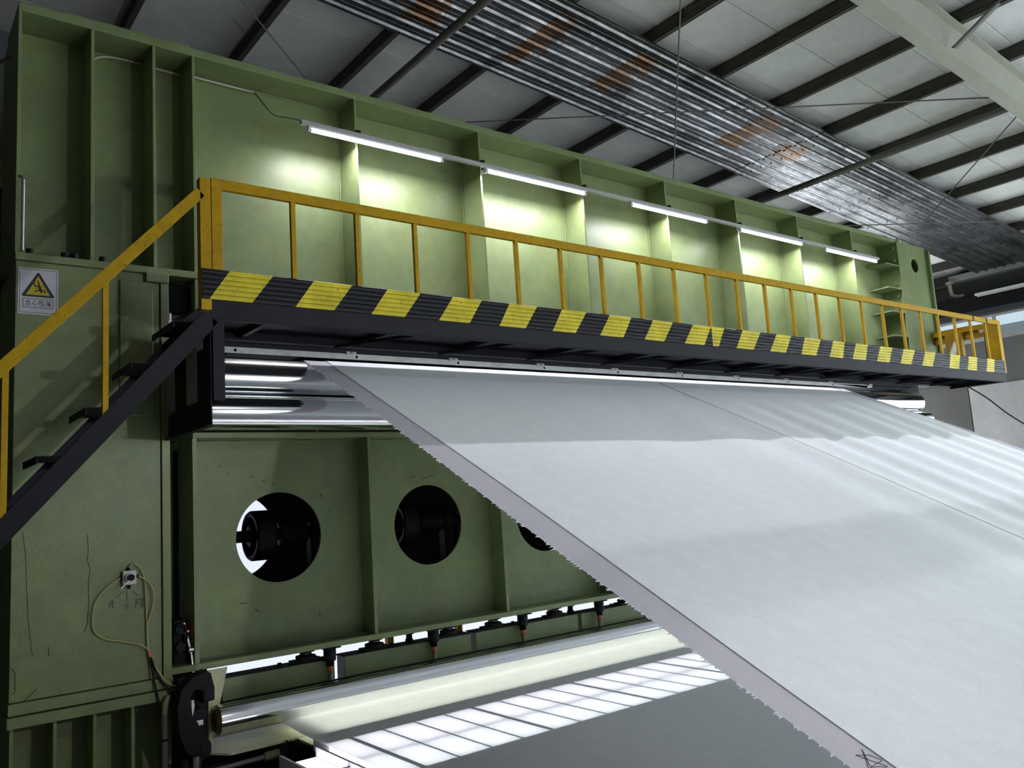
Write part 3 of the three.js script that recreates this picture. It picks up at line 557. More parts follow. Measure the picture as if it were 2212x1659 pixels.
// lower support boxes, air springs and guide posts under the lower beam
{
  const segs = [[2.80, 3.98], [4.09, 5.72], [5.79, 7.42], [7.48, 9.10], [9.17, 10.79], [10.86, 12.48], [12.55, 14.17]];
  segs.forEach(([a, b], i) => {
    const o = thing('support_box', i === 0 ? 'short green support box beside the roll bracket' : 'long green support box lying under the lower beam', 'support box', i === 0 ? null : 'long support boxes in a row');
    part(o, 'body', box(a, b, -1.90, -1.53, -8.58, -8.40, 0.008), M.greenOld);
    const tp = part(o, 'top_plate', box(a - 0.02, b, -1.53, -1.518, -8.585, -8.395, 0.003), M.dark);
    part(o, 'bolt', rod(V(a + 0.6, -1.518, -8.45), V(a + 0.6, -1.485, -8.45), 0.022, 6), M.black, tp);
    settle(o);
  });
  const a = thing('air_spring', 'squat black air spring clamped between lower beam and support box', 'air spring', 'air springs under the lower beam');
  const L = (p, nm, m) => { const g = lathe(p, 24); g.translate(3.70, 0, -8.49); part(a, nm, g, m); };
  part(a, 'foot_plate', box(3.54, 3.86, -1.517, -1.497, -8.56, -8.41, 0.003), M.black);
  L([[0, -1.497], [0.10, -1.497], [0.105, -1.485], [0.105, -1.465], [0.07, -1.455], [0, -1.455]], 'lower_ring', M.rubber);
  L([[0, -1.455], [0.062, -1.455], [0.062, -1.425], [0, -1.425]], 'piston', M.chromeDull);
  L([[0, -1.425], [0.095, -1.425], [0.105, -1.415], [0.105, -1.397], [0, -1.397]], 'upper_ring', M.rubber);
  settle(a);
  for (const x of [4.50, 5.47, 6.12, 7.10, 8.38, 8.78, 9.45, 10.60, 11.2]) copy(a, x - 3.70, 0, 0);
  const g = thing('guide_post', 'black guide sleeve with an orange tag above the lower roll', 'guide post', 'guide posts under the lower beam');
  const K = (p, nm, m) => { const q = lathe(p, 20); q.translate(3.90, 0, -8.34); part(g, nm, q, m); };
  part(g, 'flange_plate', box(3.81, 4.0, -1.409, -1.397, -8.41, -8.27, 0.003), M.black);
  K([[0, -1.409], [0.065, -1.409], [0.065, -1.52], [0.058, -1.535], [0.04, -1.54], [0.04, -1.585], [0, -1.585]], 'sleeve', M.black);
  K([[0, -1.585], [0.033, -1.585], [0.033, -1.655], [0, -1.655]], 'tag', M.orange);
  K([[0, -1.655], [0.028, -1.655], [0.028, -1.80], [0, -1.80]], 'rod', M.green);
  settle(g);
  for (const x of [5.17, 6.46, 7.75, 9.05, 10.35, 11.65]) copy(g, x - 3.90, 0, 0);
  const p = thing('stop_post', 'short black stop post between guide sleeves', 'stop post', 'stop posts under the lower beam');
  const Q = (q, nm) => { const h = lathe(q, 16); h.translate(4.93, 0, -8.47); part(p, nm, h, M.black); };
  Q([[0, -1.397], [0.06, -1.397], [0.06, -1.425], [0.035, -1.43], [0.035, -1.48], [0, -1.48]], 'cap'); Q([[0, -1.48], [0.045, -1.48], [0.045, -1.517], [0, -1.517]], 'nut');
  settle(p);
  for (const x of [7.36, 9.9]) copy(p, x - 4.93, 0, 0);
}

// ------------------------------------------------------------------ rolls
const rollX = (name, x0, x1, y, z, r, m, label, endM) => {
  const o = thing(name, label, 'roll');
  const g = new THREE.CylinderGeometry(r, r, x1 - x0, 96, 1, true); g.rotateZ(Math.PI / 2); g.translate((x0 + x1) / 2, y, z); part(o, 'shell', clean(g), m);
  for (const [x, s] of [[x0, -1], [x1, 1]]) {
    const e = lathe([[0.0, 0.012], [r * 0.3, 0.012], [r * 0.34, 0.03], [r * 0.72, 0.03], [r * 0.8, 0.004], [r * 0.97, 0.0], [r, -0.006]], 48); e.rotateZ(s < 0 ? Math.PI / 2 : -Math.PI / 2); e.translate(x, y, z); part(o, 'end_cap', e, endM || M.steel);
    if (!endM) part(o, 'journal', rod(V(x, y, z), V(x + s * 0.2, y, z), r * 0.3, 20), M.steel);
  }
  return settle(o);
};
rollX('felt_roll', 2.46, 16.92, 1.40, -8.35, 0.22, M.chrome, 'polished chrome roll that the upper felt runs over');
rollX('felt_roll', 2.46, 16.92, 1.03, -8.16, 0.175, M.chrome, 'polished chrome roll right below the felt carrying roll');
rollX('felt_roll', 2.652, 16.6, -1.835, -8.10, 0.134, M.chrome, 'slim chrome roll low down in front of the support boxes', M.brass);
rollX('felt_roll', 3.2, 15.2, -2.42, -0.52, 0.15, M.chrome, 'chrome return roll on the floor at the near end of the felt');
{
  const o = thing('roll_stand', 'cream green bracket and tray holding the slim chrome roll', 'bracket');
  part(o, 'front_strip', box(2.605, 2.645, -2.05, -1.40, -8.25, -8.20, 0.003), M.creamLitPaint);
  const g = ext([[2.645, -1.40], [2.80, -1.40], [2.66, -1.98], [2.645, -1.98]], 0.02, -8.235); part(o, 'gusset', g, M.creamLitPaint);
  const sh = new THREE.Shape([[2.45, 8.45], [2.45, 8.12], [2.66, 7.80], [16.4, 7.80], [16.4, 8.45]].map(p => new THREE.Vector2(p[0], p[1])));
  const tg = new THREE.ExtrudeGeometry(sh, { depth: 0.02, bevelEnabled: false }); tg.rotateX(-Math.PI / 2); tg.translate(0, -2.09, 0);
  part(o, 'tray', uvm(tg), M.creamLitPaint);
  part(o, 'rear_rail', mrg(box(2.70, 16.4, -1.90, -1.86, -8.36, -8.33, 0.003), box(2.66, 16.4, -1.80, -1.785, -8.36, -8.34, 0.002)), M.creamLitPaint);
  part(o, 'scraper_bar', box(2.64, 16.4, -1.745, -1.725, -8.34, -8.26, 0.004), M.dark);
  settle(o);
  // black forked arm at the roll end
  const c = thing('forked_arm', 'thick black forked bearing arm at the end of the slim roll', 'bearing arm');
  part(c, 'fork', ext([[2.30, -1.50], [2.40, -1.40], [2.52, -1.365], [2.56, -1.39], [2.585, -1.50], [2.585, -1.62], [2.50, -1.63], [2.49, -1.52], [2.42, -1.50], [2.37, -1.58], [2.39, -1.72], [2.44, -1.80], [2.46, -1.90], [2.55, -1.98], [2.55, -2.10], [2.45, -2.12], [2.34, -2.02], [2.28, -1.85], [2.27, -1.65]], 0.14, -7.99, [], 0.006), M.black);
  part(c, 'arm_body', box(2.31, 2.57, -2.08, -1.41, -8.20, -8.14, 0.01), M.black); part(c, 'hub', rod(V(2.48, -1.74, -8.14), V(2.48, -1.74, -8.02), 0.06, 16), M.dark);
  part(c, 'pad', box(2.50, 2.592, -1.622, -1.495, -8.0, -7.975, 0.004), M.dark); part(c, 'pad', box(2.47, 2.555, -2.09, -1.985, -8.0, -7.975, 0.004), M.dark);
  part(c, 'clamp_screw', rod(V(2.41, -1.60, -8.06), V(2.41, -1.82, -8.06), 0.03, 10), M.steel); part(c, 'clamp_jaw', box(2.36, 2.50, -1.83, -1.78, -8.12, -8.01, 0.006), M.steel);
  settle(c);
  const d = thing('valve_cluster', 'cluster of black valves and linkages with a red indicator light', 'valve block');
  part(d, 'block', box(2.36, 2.48, -1.34, -0.92, -8.62, -8.42, 0.01), M.black);
  part(d, 'coil', rod(V(2.41, -1.0, -8.42), V(2.41, -1.0, -8.34), 0.05, 16), M.dark); part(d, 'coil', rod(V(2.41, -1.17, -8.42), V(2.41, -1.17, -8.35), 0.045, 16), M.dark);
  part(d, 'linkage', mrg(bar(V(2.44, -0.95, -8.36), V(2.50, -1.25, -8.34), 0.02, 0.015), bar(V(2.50, -1.25, -8.34), V(2.505, -1.42, -8.30), 0.016, 0.012), rod(V(2.47, -1.2, -8.33), V(2.53, -1.2, -8.33), 0.025, 8)), M.steel);
  part(d, 'hose', pipe([[2.38, -1.0, -8.35], [2.42, -0.97, -8.33], [2.45, -1.02, -8.32], [2.46, -1.1, -8.33]], 0.008, 6), M.dark);
  part(d, 'indicator', clean(new THREE.SphereGeometry(0.008, 10, 8).translate(2.47, -1.03, -8.335)), M.led, null, 'small red indicator light');
  settle(d);
  const e = thing('hydraulic_jack', 'chrome piston jack on a rusty base below the forked arm', 'jack');
  part(e, 'piston', rod(V(2.44, -2.32, -8.02), V(2.44, -2.08, -8.02), 0.045, 24), M.chromeDull); part(e, 'base', lathe([[0, 0], [0.13, 0], [0.13, 0.05], [0.08, 0.09], [0.06, 0.14], [0, 0.14]], 24).translate(2.44, -2.46, -8.02), M.brown);
  part(e, 'spring', rod(V(2.34, -2.40, -8.05), V(2.34, -2.10, -8.05), 0.04, 14), M.dark); part(e, 'stand', box(2.26, 2.56, FY, -2.44, -8.15, -7.9, 0.01), M.dark);
  settle(e);
  const mp = thing('dark_blocker', 'added dark block hiding the bright pane under the support boxes', 'plinth'); part(mp, 'body', box(2.32, 16.6, FY, -2.12, -9.0, -8.48, 0.01), M.dark); part(mp, 'end_plate', box(2.315, 2.82, -2.12, -1.41, -8.95, -8.9, 0.004), M.dark); settle(mp);  // added dark mass that blocks the glowing pane in the gaps
  one('cover_plate', box(2.315, 2.50, -1.33, 0.72, -8.95, -8.9, 0.004), M.greenOld, 'narrow green cover plate between column and lower beam', 'cover plate');
  const f = thing('edge_guide', 'felt edge guide with a steel tube, a cream roller and a black clamp', 'edge guide');
  part(f, 'upper_tube', rod(V(2.50, -2.20, -7.86), V(3.06, -2.17, -7.80), 0.022, 12), M.greyPipe);
  part(f, 'sleeve', rod(V(2.98, -2.175, -7.81), V(3.12, -2.165, -7.79), 0.038, 16), M.green);
  part(f, 'clamp_plate', ext([[3.10, -2.24], [3.17, -2.26], [3.19, -2.16], [3.16, -2.08], [3.11, -2.09]], 0.03, -7.74), M.black);
  part(f, 'lower_tube', rod(V(2.5, -2.26, -7.50), V(3.02, -2.215, -7.42), 0.02, 12), M.cream);
  part(f, 'roller', rod(V(2.98, -2.215, -7.42), V(3.12, -2.205, -7.40), 0.036, 18), M.cream);
  part(f, 'roller_ring', rod(V(3.12, -2.205, -7.40), V(3.15, -2.203, -7.395), 0.045, 18), M.black);
  part(f, 'toothed_strip', mrg(...Array.from({ length: 14 }, (_, k) => box(3.17 + k * 0.012, 3.178 + k * 0.012, -2.10, -2.07, -7.85 + k * 0.045, -7.82 + k * 0.045))), M.rubber);
  part(f, 'base_bar', box(2.45, 2.6, FY, -2.2, -7.92, -7.44, 0.01), M.dark);
  settle(f);
}

// ------------------------------------------------------------------ upper felt
const feltY = (z) => -2.527 - 0.5 * z;
const ramp = (a, b, x) => { const t = Math.min(1, Math.max(0, (x - a) / (b - a))); return t * t * (3 - 2 * t); };
function sheetGeo(prof, xa, xb, nx, lift, wave) {
  // prof: [y, z, ny, nz, s]; xa/xb: functions of the profile position
  const pos = [], uv = [], idx = [], n = prof.length;
  for (const [y, z, ny, nz, s] of prof) for (let j = 0; j <= nx; j++) {
    const x = xa(z) + (xb(z) - xa(z)) * j / nx, h = lift + wave(x, z);
    pos.push(x, y + ny * h, z + nz * h); uv.push(x, s);
  }
  for (let i = 0; i + 1 < n; i++) for (let j = 0; j < nx; j++) { const a = i * (nx + 1) + j, b = a + 1, c = a + nx + 1, d = c + 1; idx.push(a, c, b, b, c, d); }
  const g = new THREE.BufferGeometry(); g.setAttribute('position', new THREE.Float32BufferAttribute(pos, 3)); g.setAttribute('uv', new THREE.Float32BufferAttribute(uv, 2)); g.setIndex(idx); g.computeVertexNormals(); return clean(g);
}
{
  const prof = []; let s = 0; const R = 0.2225, cy = 1.40, cz = -8.35;
  for (let z = -8.95; z < cz - 0.01; z += 0.2) prof.push([cy + R, z, 1, 0, z]);
  for (let k = 0; k <= 8; k++) { const a = k / 8 * Math.atan(0.5); prof.push([cy + R * Math.cos(a), cz + R * Math.sin(a), Math.cos(a), Math.sin(a), cz + R * a]); }
  const zt = prof[prof.length - 1][1], yt = prof[prof.length - 1][0], N = 90, ze = -0.46;
  for (let k = 1; k <= N; k++) { const z = zt + (ze - zt) * k / N; prof.push([yt - 0.5 * (z - zt), z, 0.894, 0.447, cz + 0.1 + (z - zt) * 1.118]); }
  const wave = (x, z) => ramp(-7.9, -6.4, z) * (0.016 * ramp(7.0, 11.5, x) * Math.sin(x * 8.2 + 0.35 * z + 0.8 * Math.sin(x * 1.9)) + 0.010 * ramp(5, 9, x) * Math.sin(x * 4.3 + 1 + 0.25 * z) + 0.004 * Math.sin(x * 2.1 + z * 0.7));
  const xl = (z) => 3.70 + 0.012 * Math.sin(z * 1.7), xl2 = (z) => 3.965 + 0.02 * Math.sin(z * 1.1 + 1), xr = (z) => 14.22 + 0.46 * ramp(-8.3, -6.2, z), xr2 = (z) => xr(z) - 0.38;
  const o = thing('upper_felt', 'wide white felt sheet sloping down from the upper roll', 'felt');
  part(o, 'felt_body', sheetGeo(prof, xl2, xr2, 200, 0.010, wave), M.felt);
  part(o, 'selvedge', sheetGeo(prof, xl, (z) => xl2(z) + 0.02, 8, 0.002, wave), M.feltEdge, null, 'bare lilac grey selvedge strip');
  part(o, 'selvedge', sheetGeo(prof, (z) => xr2(z) - 0.02, xr, 10, 0.002, wave), M.feltEdge, null, 'bare lilac grey selvedge strip');
  part(o, 'marker_thread', pipe(Array.from({ length: 16 }, (_, k) => { const z = -8.05 + k * 0.5, x = 9.0 + 0.012 * k; return [x, feltY(z) + 0.014 + 0.9 * wave(x, z), z]; }), 0.0035, 5, 120), M.thread, null, 'thin pinkish marking thread');
  const F = []; 
  for (let k = 0; k < 520; k++) {
    const left = k % 2 === 0, z = -8.1 + 7.4 * rnd(), x = left ? xl(z) : xr(z), w = 0.006 + 0.008 * rnd(), l = (0.012 + 0.028 * rnd()) * (left ? -1 : 1), y = feltY(z) + 0.004;
    const g = new THREE.BufferGeometry(), dz = (rnd() - 0.5) * 0.02;
    g.setAttribute('position', new THREE.Float32BufferAttribute([x, y - w * 0.5, z + w, x, y + w * 0.5, z - w, x + l, y - dz * 0.5 - 0.004, z + dz], 3)); g.setAttribute('uv', new THREE.Float32BufferAttribute([0, 0, 0, 1, 1, 0], 2)); g.computeVertexNormals(); F.push(g);
  }
  const fr = part(o, 'frayed_fringe', mrg(F), M.felt); fr.userData.kind = 'stuff';
  // the pen star on the selvedge
  const star = [[3.825, -2.392], [3.90, -2.366], [3.93, -2.323], [3.804, -2.315], [3.905, -2.406], [3.826, -2.318], [3.915, -2.285], [3.825, -2.392]];
  part(o, 'pen_star', pipe(star.map(([x, z]) => [x - 0.0, feltY(z) + 0.006, z]).flatMap((p, i, a) => i + 1 < a.length ? [p, [(p[0] + a[i + 1][0]) / 2, (p[1] + a[i + 1][1]) / 2, (p[2] + a[i + 1][2]) / 2]] : [p]), 0.0016, 4, 90), M.ink, null, 'black pen scribble of a star');
  settle(o);
}
// ------------------------------------------------------------------ lower felt over the light table
const lowY = (z) => -1.972 - 0.036 * (Math.min(z, -7.5) + 8.1) - 0.075 * Math.max(0, z + 5.6) - (z > -4 ? 0.0185 * (z + 4) ** 2 : 0);
{
  const prof = []; for (let z = -8.7; z <= -0.55; z += 0.09) prof.push([lowY(z), z, 1, 0, z]);
  const o = thing('lower_felt', 'thin translucent white felt run glowing above the light table', 'felt');
  part(o, 'felt_body', sheetGeo(prof, (z) => 3.25 + 0.01 * Math.sin(z * 2), () => 14.6, 120, 0, (x, z) => z > -5.5 ? 0.004 * (z + 5.5) * Math.sin(x * 1.7 + z) : 0), M.feltThin);
  settle(o);
  // light table: two rows of frosted cells in shallow trays and one long strip
  const y0 = (z) => lowY(z) - 0.05;
  const t = thing('light_table', 'table of frosted light cells under the lower felt', 'light table');
  const zA = -7.09, zM = -6.46, zC = -5.87, X0 = 2.84;
  part(t, 'base_frame', mrg(box(X0 - 0.06, 14.4, y0(zC) - 0.14, y0(zC) - 0.075, zA - 0.05, zC + 0.05, 0.004)), M.alu);
  part(t, 'side_rail', box(3.28, 14.4, y0(zA) - 0.075, y0(zA) + 0.0475, zA - 0.33, zA, 0.004), M.tableGrey);
  part(t, 'side_rail', box(X0 - 0.06, 14.4, y0(zC) - 0.075, y0(zC) + 0.0475, zC, zC + 0.17, 0.004), M.tableGrey);
  part(t, 'middle_bar', box(X0, 14.4, y0(zM) - 0.03, y0(zM) + 0.012, zM - 0.025, zM + 0.025, 0.004), M.tableGrey);
  const cell = 0.326; let k = 0;
  for (let x = X0; x < 14.2; x += cell, k++) {
    const wide = (k + 2) % 4 === 0 ? 0.026 : 0.012;
    part(t, 'divider', box(x - wide, x + wide, y0(zM) - 0.06, y0(zM) + 0.0485, zA, zC), M.tableGrey);
    for (const [a, b] of [[zA, zM], [zM, zC]]) part(t, 'light_cell', box(x + wide, x + cell - 0.012, y0(zM) - 0.045, y0(zM) - 0.032, a + 0.005, b - 0.005), M.panelGlow);
  }
  part(t, 'light_strip', box(3.40, 14.4, y0(-7.8) - 0.035, y0(-7.8) - 0.02, -8.28, -7.44), M.stripGlow, null, 'long greenish white light strip');
  part(t, 'strip_tray', box(3.28, 14.4, y0(-7.8) - 0.055, y0(-7.8) - 0.037, -7.78, -7.43), M.creamLitPaint);
  for (const x of [3, 6.5, 10, 14]) part(t, 'leg', box(x - 0.04, x + 0.04, FY, y0(zC) - 0.14, -6.6, -6.5), M.dark);
  settle(t);
  area(11.3, 0.58, PANEL, lin(0.90, 0.89, 1.0), [8.55, y0(zM) - 0.028, (zA + zM) / 2], [8.55, 3, (zA + zM) / 2]);
  area(11.3, 0.55, PANEL, lin(0.86, 0.93, 1.0), [8.55, y0(zM) - 0.028, (zM + zC) / 2], [8.55, 3, (zM + zC) / 2]);
  area(10.9, 0.82, STRIP, lin(0.95, 1.0, 0.88), [8.9, y0(-7.8) - 0.017, -7.86], [8.9, 3, -7.86]);
}

// ------------------------------------------------------------------ walkway platform with railing
const ZP = -7.0, PX0 = 2.30, PX1 = 18.09, ZPB = -8.13;
{
  const o = thing('walkway_platform', 'long black steel walkway with yellow railing and hazard striped toe board', 'walkway');
  const fas = part(o, 'front_channel', mrg(box(PX0, PX1, 1.695, 1.85, ZP - 0.008, ZP, 0.002), box(PX0, PX1, 1.84, 1.85, ZP - 0.075, ZP - 0.008)), M.dark);
  part(o, 'channel_lip', box(PX0 + 0.1, PX1, 1.683, 1.695, ZP - 0.075, ZP + 0.001, 0.002), M.dark, fas);
  const bk = part(o, 'rear_channel', mrg(box(PX0, PX1, 1.755, 1.85, ZPB, ZPB + 0.008)), M.dark);
  part(o, 'channel_lip', box(PX0, PX1, 1.742, 1.755, ZPB, ZPB + 0.075, 0.002), M.dark, bk);
  part(o, 'deck_plate', box(PX0, PX1, 1.85, 1.856, ZPB, ZP, 0.001), M.dark);
  part(o, 'end_channel', mrg(box(PX1 - 0.008, PX1, 1.695, 1.85, ZPB, ZP, 0.002)), M.dark);
  for (let k = 0; k < 12; k++) { const x = PX0 + 0.65 + k * 1.315; part(o, 'cross_member', box(x - 0.025, x + 0.025, 1.775, 1.85, ZPB + 0.01, ZP - 0.08), M.dark); }
  for (let k = 0; k < 12; k++) { const x = 3.95 + k * 1.315; if (x < 17.5) part(o, 'diagonal_brace', bar(V(x, 1.742, ZPB + 0.05), V(x + 0.62, 1.742, ZP - 0.06), 0.035, 0.006, 0), M.dark); }
  // left end: hanging leg and closing plate
  part(o, 'hanging_leg', box(PX0 + 0.005, PX0 + 0.105, 0.985, 1.69, ZP - 0.06, ZP, 0.004), M.dark);
  const pl = part(o, 'end_plate', box(PX0 - 0.012, PX0, 0.775, 1.70, -8.265, ZP - 0.02, 0.002), M.black);
  part(o, 'plate_lip', box(PX0 - 0.05, PX0 + 0.01, 0.765, 0.778, -8.265, ZP - 0.01, 0.002), M.dark, pl);
  for (const [a, b] of [[-8.255, -8.03], [-7.63, -7.37]]) part(o, 'plate_stiffener', box(PX0 - 0.03, PX0 - 0.012, 1.02, 1.70, a, b, 0.003), M.alu, pl);
  part(o, 'paper_tag', box(PX0 - 0.016, PX0 - 0.0125, 1.46, 1.57, -7.36, -7.2), M.white, pl, 'small white paper tag');
  // toe board and its taped stripes
  part(o, 'toe_board', box(PX0 - 0.08, PX1 - 0.03, 1.852, 2.118, ZP - 0.012, ZP + 0.005), M.black);
  const Y = [[2.46, 2.85, 2.28, 2.65], [3.24, 3.63, 3.05, 3.43], [4.01, 4.39, 3.82, 4.19], [4.78, 5.15, 4.59, 4.97], [5.52, 5.91, 5.36, 5.72], [6.28, 6.66, 6.11, 6.46], [7.04, 7.41, 6.85, 7.24], [7.8, 8.17, 7.61, 7.97], [8.56, 8.93, 8.36, 8.75], [8.93, 9.21, 8.93, 9.05], [9.61, 10.02, 9.43, 9.81], [10.4, 10.76, 10.2, 10.58], [11.11, 11.53, 10.97, 11.36], [11.88, 12.2, 11.72, 12.1], [12.53, 12.89, 12.38, 12.77], [13.29, 13.67, 13.11, 13.51], [14.05, 14.44, 13.88, 14.24], [14.81, 15.19, 14.63, 15.01], [15.76, 16.15, 15.65, 16.02], [16.49, 16.86, 16.38, 16.76], [17.29, 17.62, 17.18, 17.51]];
  const stripe = (tl, tr, bl, br) => {                      // six tape widths laid one above the other, with crumpled film
    const pos = [], uv = []; const R = 6, h = (2.118 - 1.852) / R, n = 6;
    const E = (v, u) => { const l = bl + (tl - bl) * v, r = br + (tr - br) * v; return l + (r - l) * u; };
    for (let k = 0; k < R; k++) {
      const ys = [0.02, 0.14, 0.5, 0.86, 0.98], zs = [0.0055, 0.011, 0.0125, 0.011, 0.0055];
      const grid = ys.map((f, a) => Array.from({ length: n + 1 }, (_, i) => { const y = 1.852 + (k + f) * h, x = E((y - 1.852) / (2.118 - 1.852), i / n); return [x, y, ZP + zs[a] + (a === 2 ? 0.004 : 0.0015) * (n32(x * 9 + k * 3, k * 5 + a) - 0.5) * ramp(6, 14, x + 3) * 2]; }));
      for (let a = 0; a < 4; a++) for (let i = 0; i < n; i++) for (const q of [grid[a][i], grid[a][i + 1], grid[a + 1][i], grid[a + 1][i], grid[a][i + 1], grid[a + 1][i + 1]]) { pos.push(...q); uv.push(q[0], q[1]); }
    }
    const g = new THREE.BufferGeometry(); g.setAttribute('position', new THREE.Float32BufferAttribute(pos, 3)); g.setAttribute('uv', new THREE.Float32BufferAttribute(uv, 2)); g.computeVertexNormals(); return g;
  };
  let pt = 2.22, pb = 2.22;
  for (const [tl, tr, bl, br] of Y) {
    if (tl - pt > 0.01 || bl - pb > 0.01) part(o, 'black_stripe', stripe(pt, Math.max(tl, pt + 0.001), pb, Math.max(bl, pb + 0.001)), M.tapeK);
    part(o, 'yellow_stripe', stripe(tl, tr, bl, br), M.tapeY); pt = tr; pb = br;
  }
  part(o, 'black_stripe', stripe(pt, 18.05, pb, 18.05), M.tapeK);
  // railing
  const ra = part(o, 'top_rail', box(PX0 + 0.1, 18.14, 2.85, 2.945, ZP - 0.05, ZP, 0.006), M.yellow);
  for (const x of [5.9, 8.75, 11.4, 14.1]) part(o, 'rail_joint', box(x - 0.004, x + 0.004, 2.848, 2.947, ZP - 0.051, ZP + 0.0015), M.yellow2, ra);
  for (let k = 1; k <= 23; k++) part(o, 'baluster', box(2.406 + 0.6555 * k - 0.0225, 2.406 + 0.6555 * k + 0.0225, 2.118, 2.85, ZP - 0.045, ZP - 0.004, 0.003), M.yellow);
  part(o, 'corner_post', box(2.312, 2.406, 1.85, 2.945, ZP - 0.08, ZP, 0.005), M.yellow);
  part(o, 'end_post', box(18.0, 18.14, 1.86, 2.85, ZP - 0.22, ZP - 0.0, 0.005), M.yellow);
  part(o, 'end_rail', box(18.05, 18.13, 2.83, 2.93, -8.5, ZP - 0.05, 0.005), M.yellow);
  part(o, 'end_post', box(17.98, 18.10, 1.86, 2.83, -8.05, -7.72, 0.005), M.yellow2);
  for (const x of [16.95, 17.53]) part(o, 'tie_band', box(x - 0.03, x + 0.03, 2.846, 2.95, ZP - 0.054, ZP + 0.004, 0.003), M.rubber, ra);
  settle(o);
  // stack of yellow rails behind the far end of the railing
  for (let k = 0; k < 3; k++) one('yellow_beam', box(18.14, 18.26, 2.68 + k * 0.095, 2.77 + k * 0.095, -8.45, -7.3 - 0.12 * k, 0.006), M.yellow2, ['lowest yellow box beam of the stack behind the railing end', 'middle yellow box beam of the stack behind the railing end', 'topmost yellow box beam of the stack behind the railing end'][k], 'beam');
  one('rail_cable', pipe([[17.5, 2.85, -7.03], [17.56, 2.6, -7.08], [17.60, 2.3, -7.1], [17.62, 2.0, -7.1]], 0.02, 6), M.rubber, 'black cable hanging down inside the railing end', 'cable');
  const b = thing('folded_bracket', 'silver folded bracket leaning inside the railing end', 'bracket');
  part(b, 'arm', bar(V(16.6, 1.87, -7.5), V(17.2, 2.48, -7.5), 0.16, 0.03), M.alu); part(b, 'strut', bar(V(16.9, 1.87, -7.45), V(16.5, 2.2, -7.45), 0.03, 0.03), M.steel);
  settle(b);
}
// perforated bar with clamps above the upper felt
{
  const o = thing('perforated_bar', 'pale flat bar with round holes and clamps above the felt', 'bar');
  const hs = Array.from({ length: 10 }, (_, k) => [2.95 + k * 1.365, 1.683, 0.016]);
  part(o, 'flat_bar', ext(rect(2.70, 15.05, 1.652, 1.715), 0.012, -8.275, hs), M.alu);
  for (const [x] of hs.slice(1)) { part(o, 'clamp', mrg(box(x - 0.13, x - 0.01, 1.70, 1.735, -8.29, -8.262, 0.003), rod(V(x - 0.06, 1.72, -8.262), V(x - 0.06, 1.72, -8.24), 0.014, 8)), M.steel); }
  settle(o);
}
// stairs
{
  const o = thing('staircase', 'steep black staircase with yellow handrail leading up to the walkway', 'staircase');
  const S = (1.797 - 0.093) / (2.292 - 0.782), top = (x) => 1.797 + (x - 2.292) * S;
  const xb = 2.292 - (1.797 + H - 0.25) / S, mid = (x, z) => V(x, top(x) - 0.107, z);
  for (const z of [ZP - 0.004, -7.72]) {
    const sg = part(o, 'stringer', mrg(bar(mid(xb, z), mid(2.30, z), 0.142, 0.008, 0)), M.dark);
    for (const s of [-1, 1]) { const d = V(-S, 1, 0).normalize().multiplyScalar(0.071 * s); part(o, 'stringer_flange', bar(mid(xb, z - 0.02).add(d), mid(2.30, z - 0.02).add(d), 0.008, 0.05, 0), M.dark, sg); }
  }
  for (let k = -8; k <= 3; k++) {
    const x = 1.114 + k * 0.33, y = 0.545 + k * 0.37; if (y < FY + 0.1) continue;
    part(o, 'tread', mrg(box(x - 0.10, x + 0.16, y - 0.006, y + 0.002, -7.71, ZP - 0.05, 0.001), box(x - 0.104, x - 0.096, y - 0.055, y + 0.002, -7.71, ZP - 0.05), box(x + 0.156, x + 0.164, y - 0.055, y + 0.002, -7.71, ZP - 0.05)), M.dark);
  }
  const rt = (x) => 2.853 + (x - 2.214) * ((2.853 - 1.247) / (2.214 - 0.764)) - 0.068;
  part(o, 'handrail', bar(V(-1.3, rt(-1.3), ZP - 0.02), V(2.225, rt(2.225), ZP - 0.02), 0.095, 0.04, 0.004), M.yellow);
  part(o, 'top_post', box(2.214, 2.308, 1.76, 2.93, ZP - 0.09, ZP, 0.005), M.yellow);
  for (const x of [-1.25, 0.13, 0.80, 1.4725]) part(o, 'handrail_post', box(x - 0.0215, x + 0.0215, top(x) - 0.03, rt(x) - 0.05, ZP - 0.04, ZP - 0.002, 0.003), M.yellow);
  settle(o);
}
// fan motor tucked behind the column corner
{
  const o = thing('fan_motor', 'black motor with a round mesh fan cover beside the column top', 'motor');
  const r = 0.15, c = V(2.44, 2.20, -8.42);
  const g = lathe([[0, 0], [r * 0.9, 0], [r, 0.02], [r, 0.08], [r * 0.9, 0.09], [r * 0.9, 0.35], [0, 0.35]], 32); g.rotateX(-Math.PI / 2); g.translate(c.x, c.y, c.z); const hs = part(o, 'housing', g, M.dark);
  const W = []; for (let k = -5; k <= 5; k++) { const d = k * 0.025, h = Math.sqrt(r * r * 0.8 - d * d); W.push(bar(V(c.x + d, c.y - h, c.z + 0.008), V(c.x + d, c.y + h, c.z + 0.008), 0.004, 0.004, 0), bar(V(c.x - h, c.y + d, c.z + 0.008), V(c.x + h, c.y + d, c.z + 0.008), 0.004, 0.004, 0)); }
  part(o, 'mesh_cover', mrg(W), M.dark, hs); part(o, 'rim', clean(new THREE.TorusGeometry(r * 0.96, 0.008, 6, 40).translate(c.x, c.y, c.z + 0.005)), M.dark, hs);
  part(o, 'foot', mrg(box(2.33, 2.52, 1.94, 1.97, -8.75, -8.40, 0.003), box(2.36, 2.38, 1.97, 2.1, -8.7, -8.45)), M.steel);
  part(o, 'back_box', box(2.33, 2.55, 1.70, 1.94, -8.9, -8.55), M.black);
  settle(o);
}
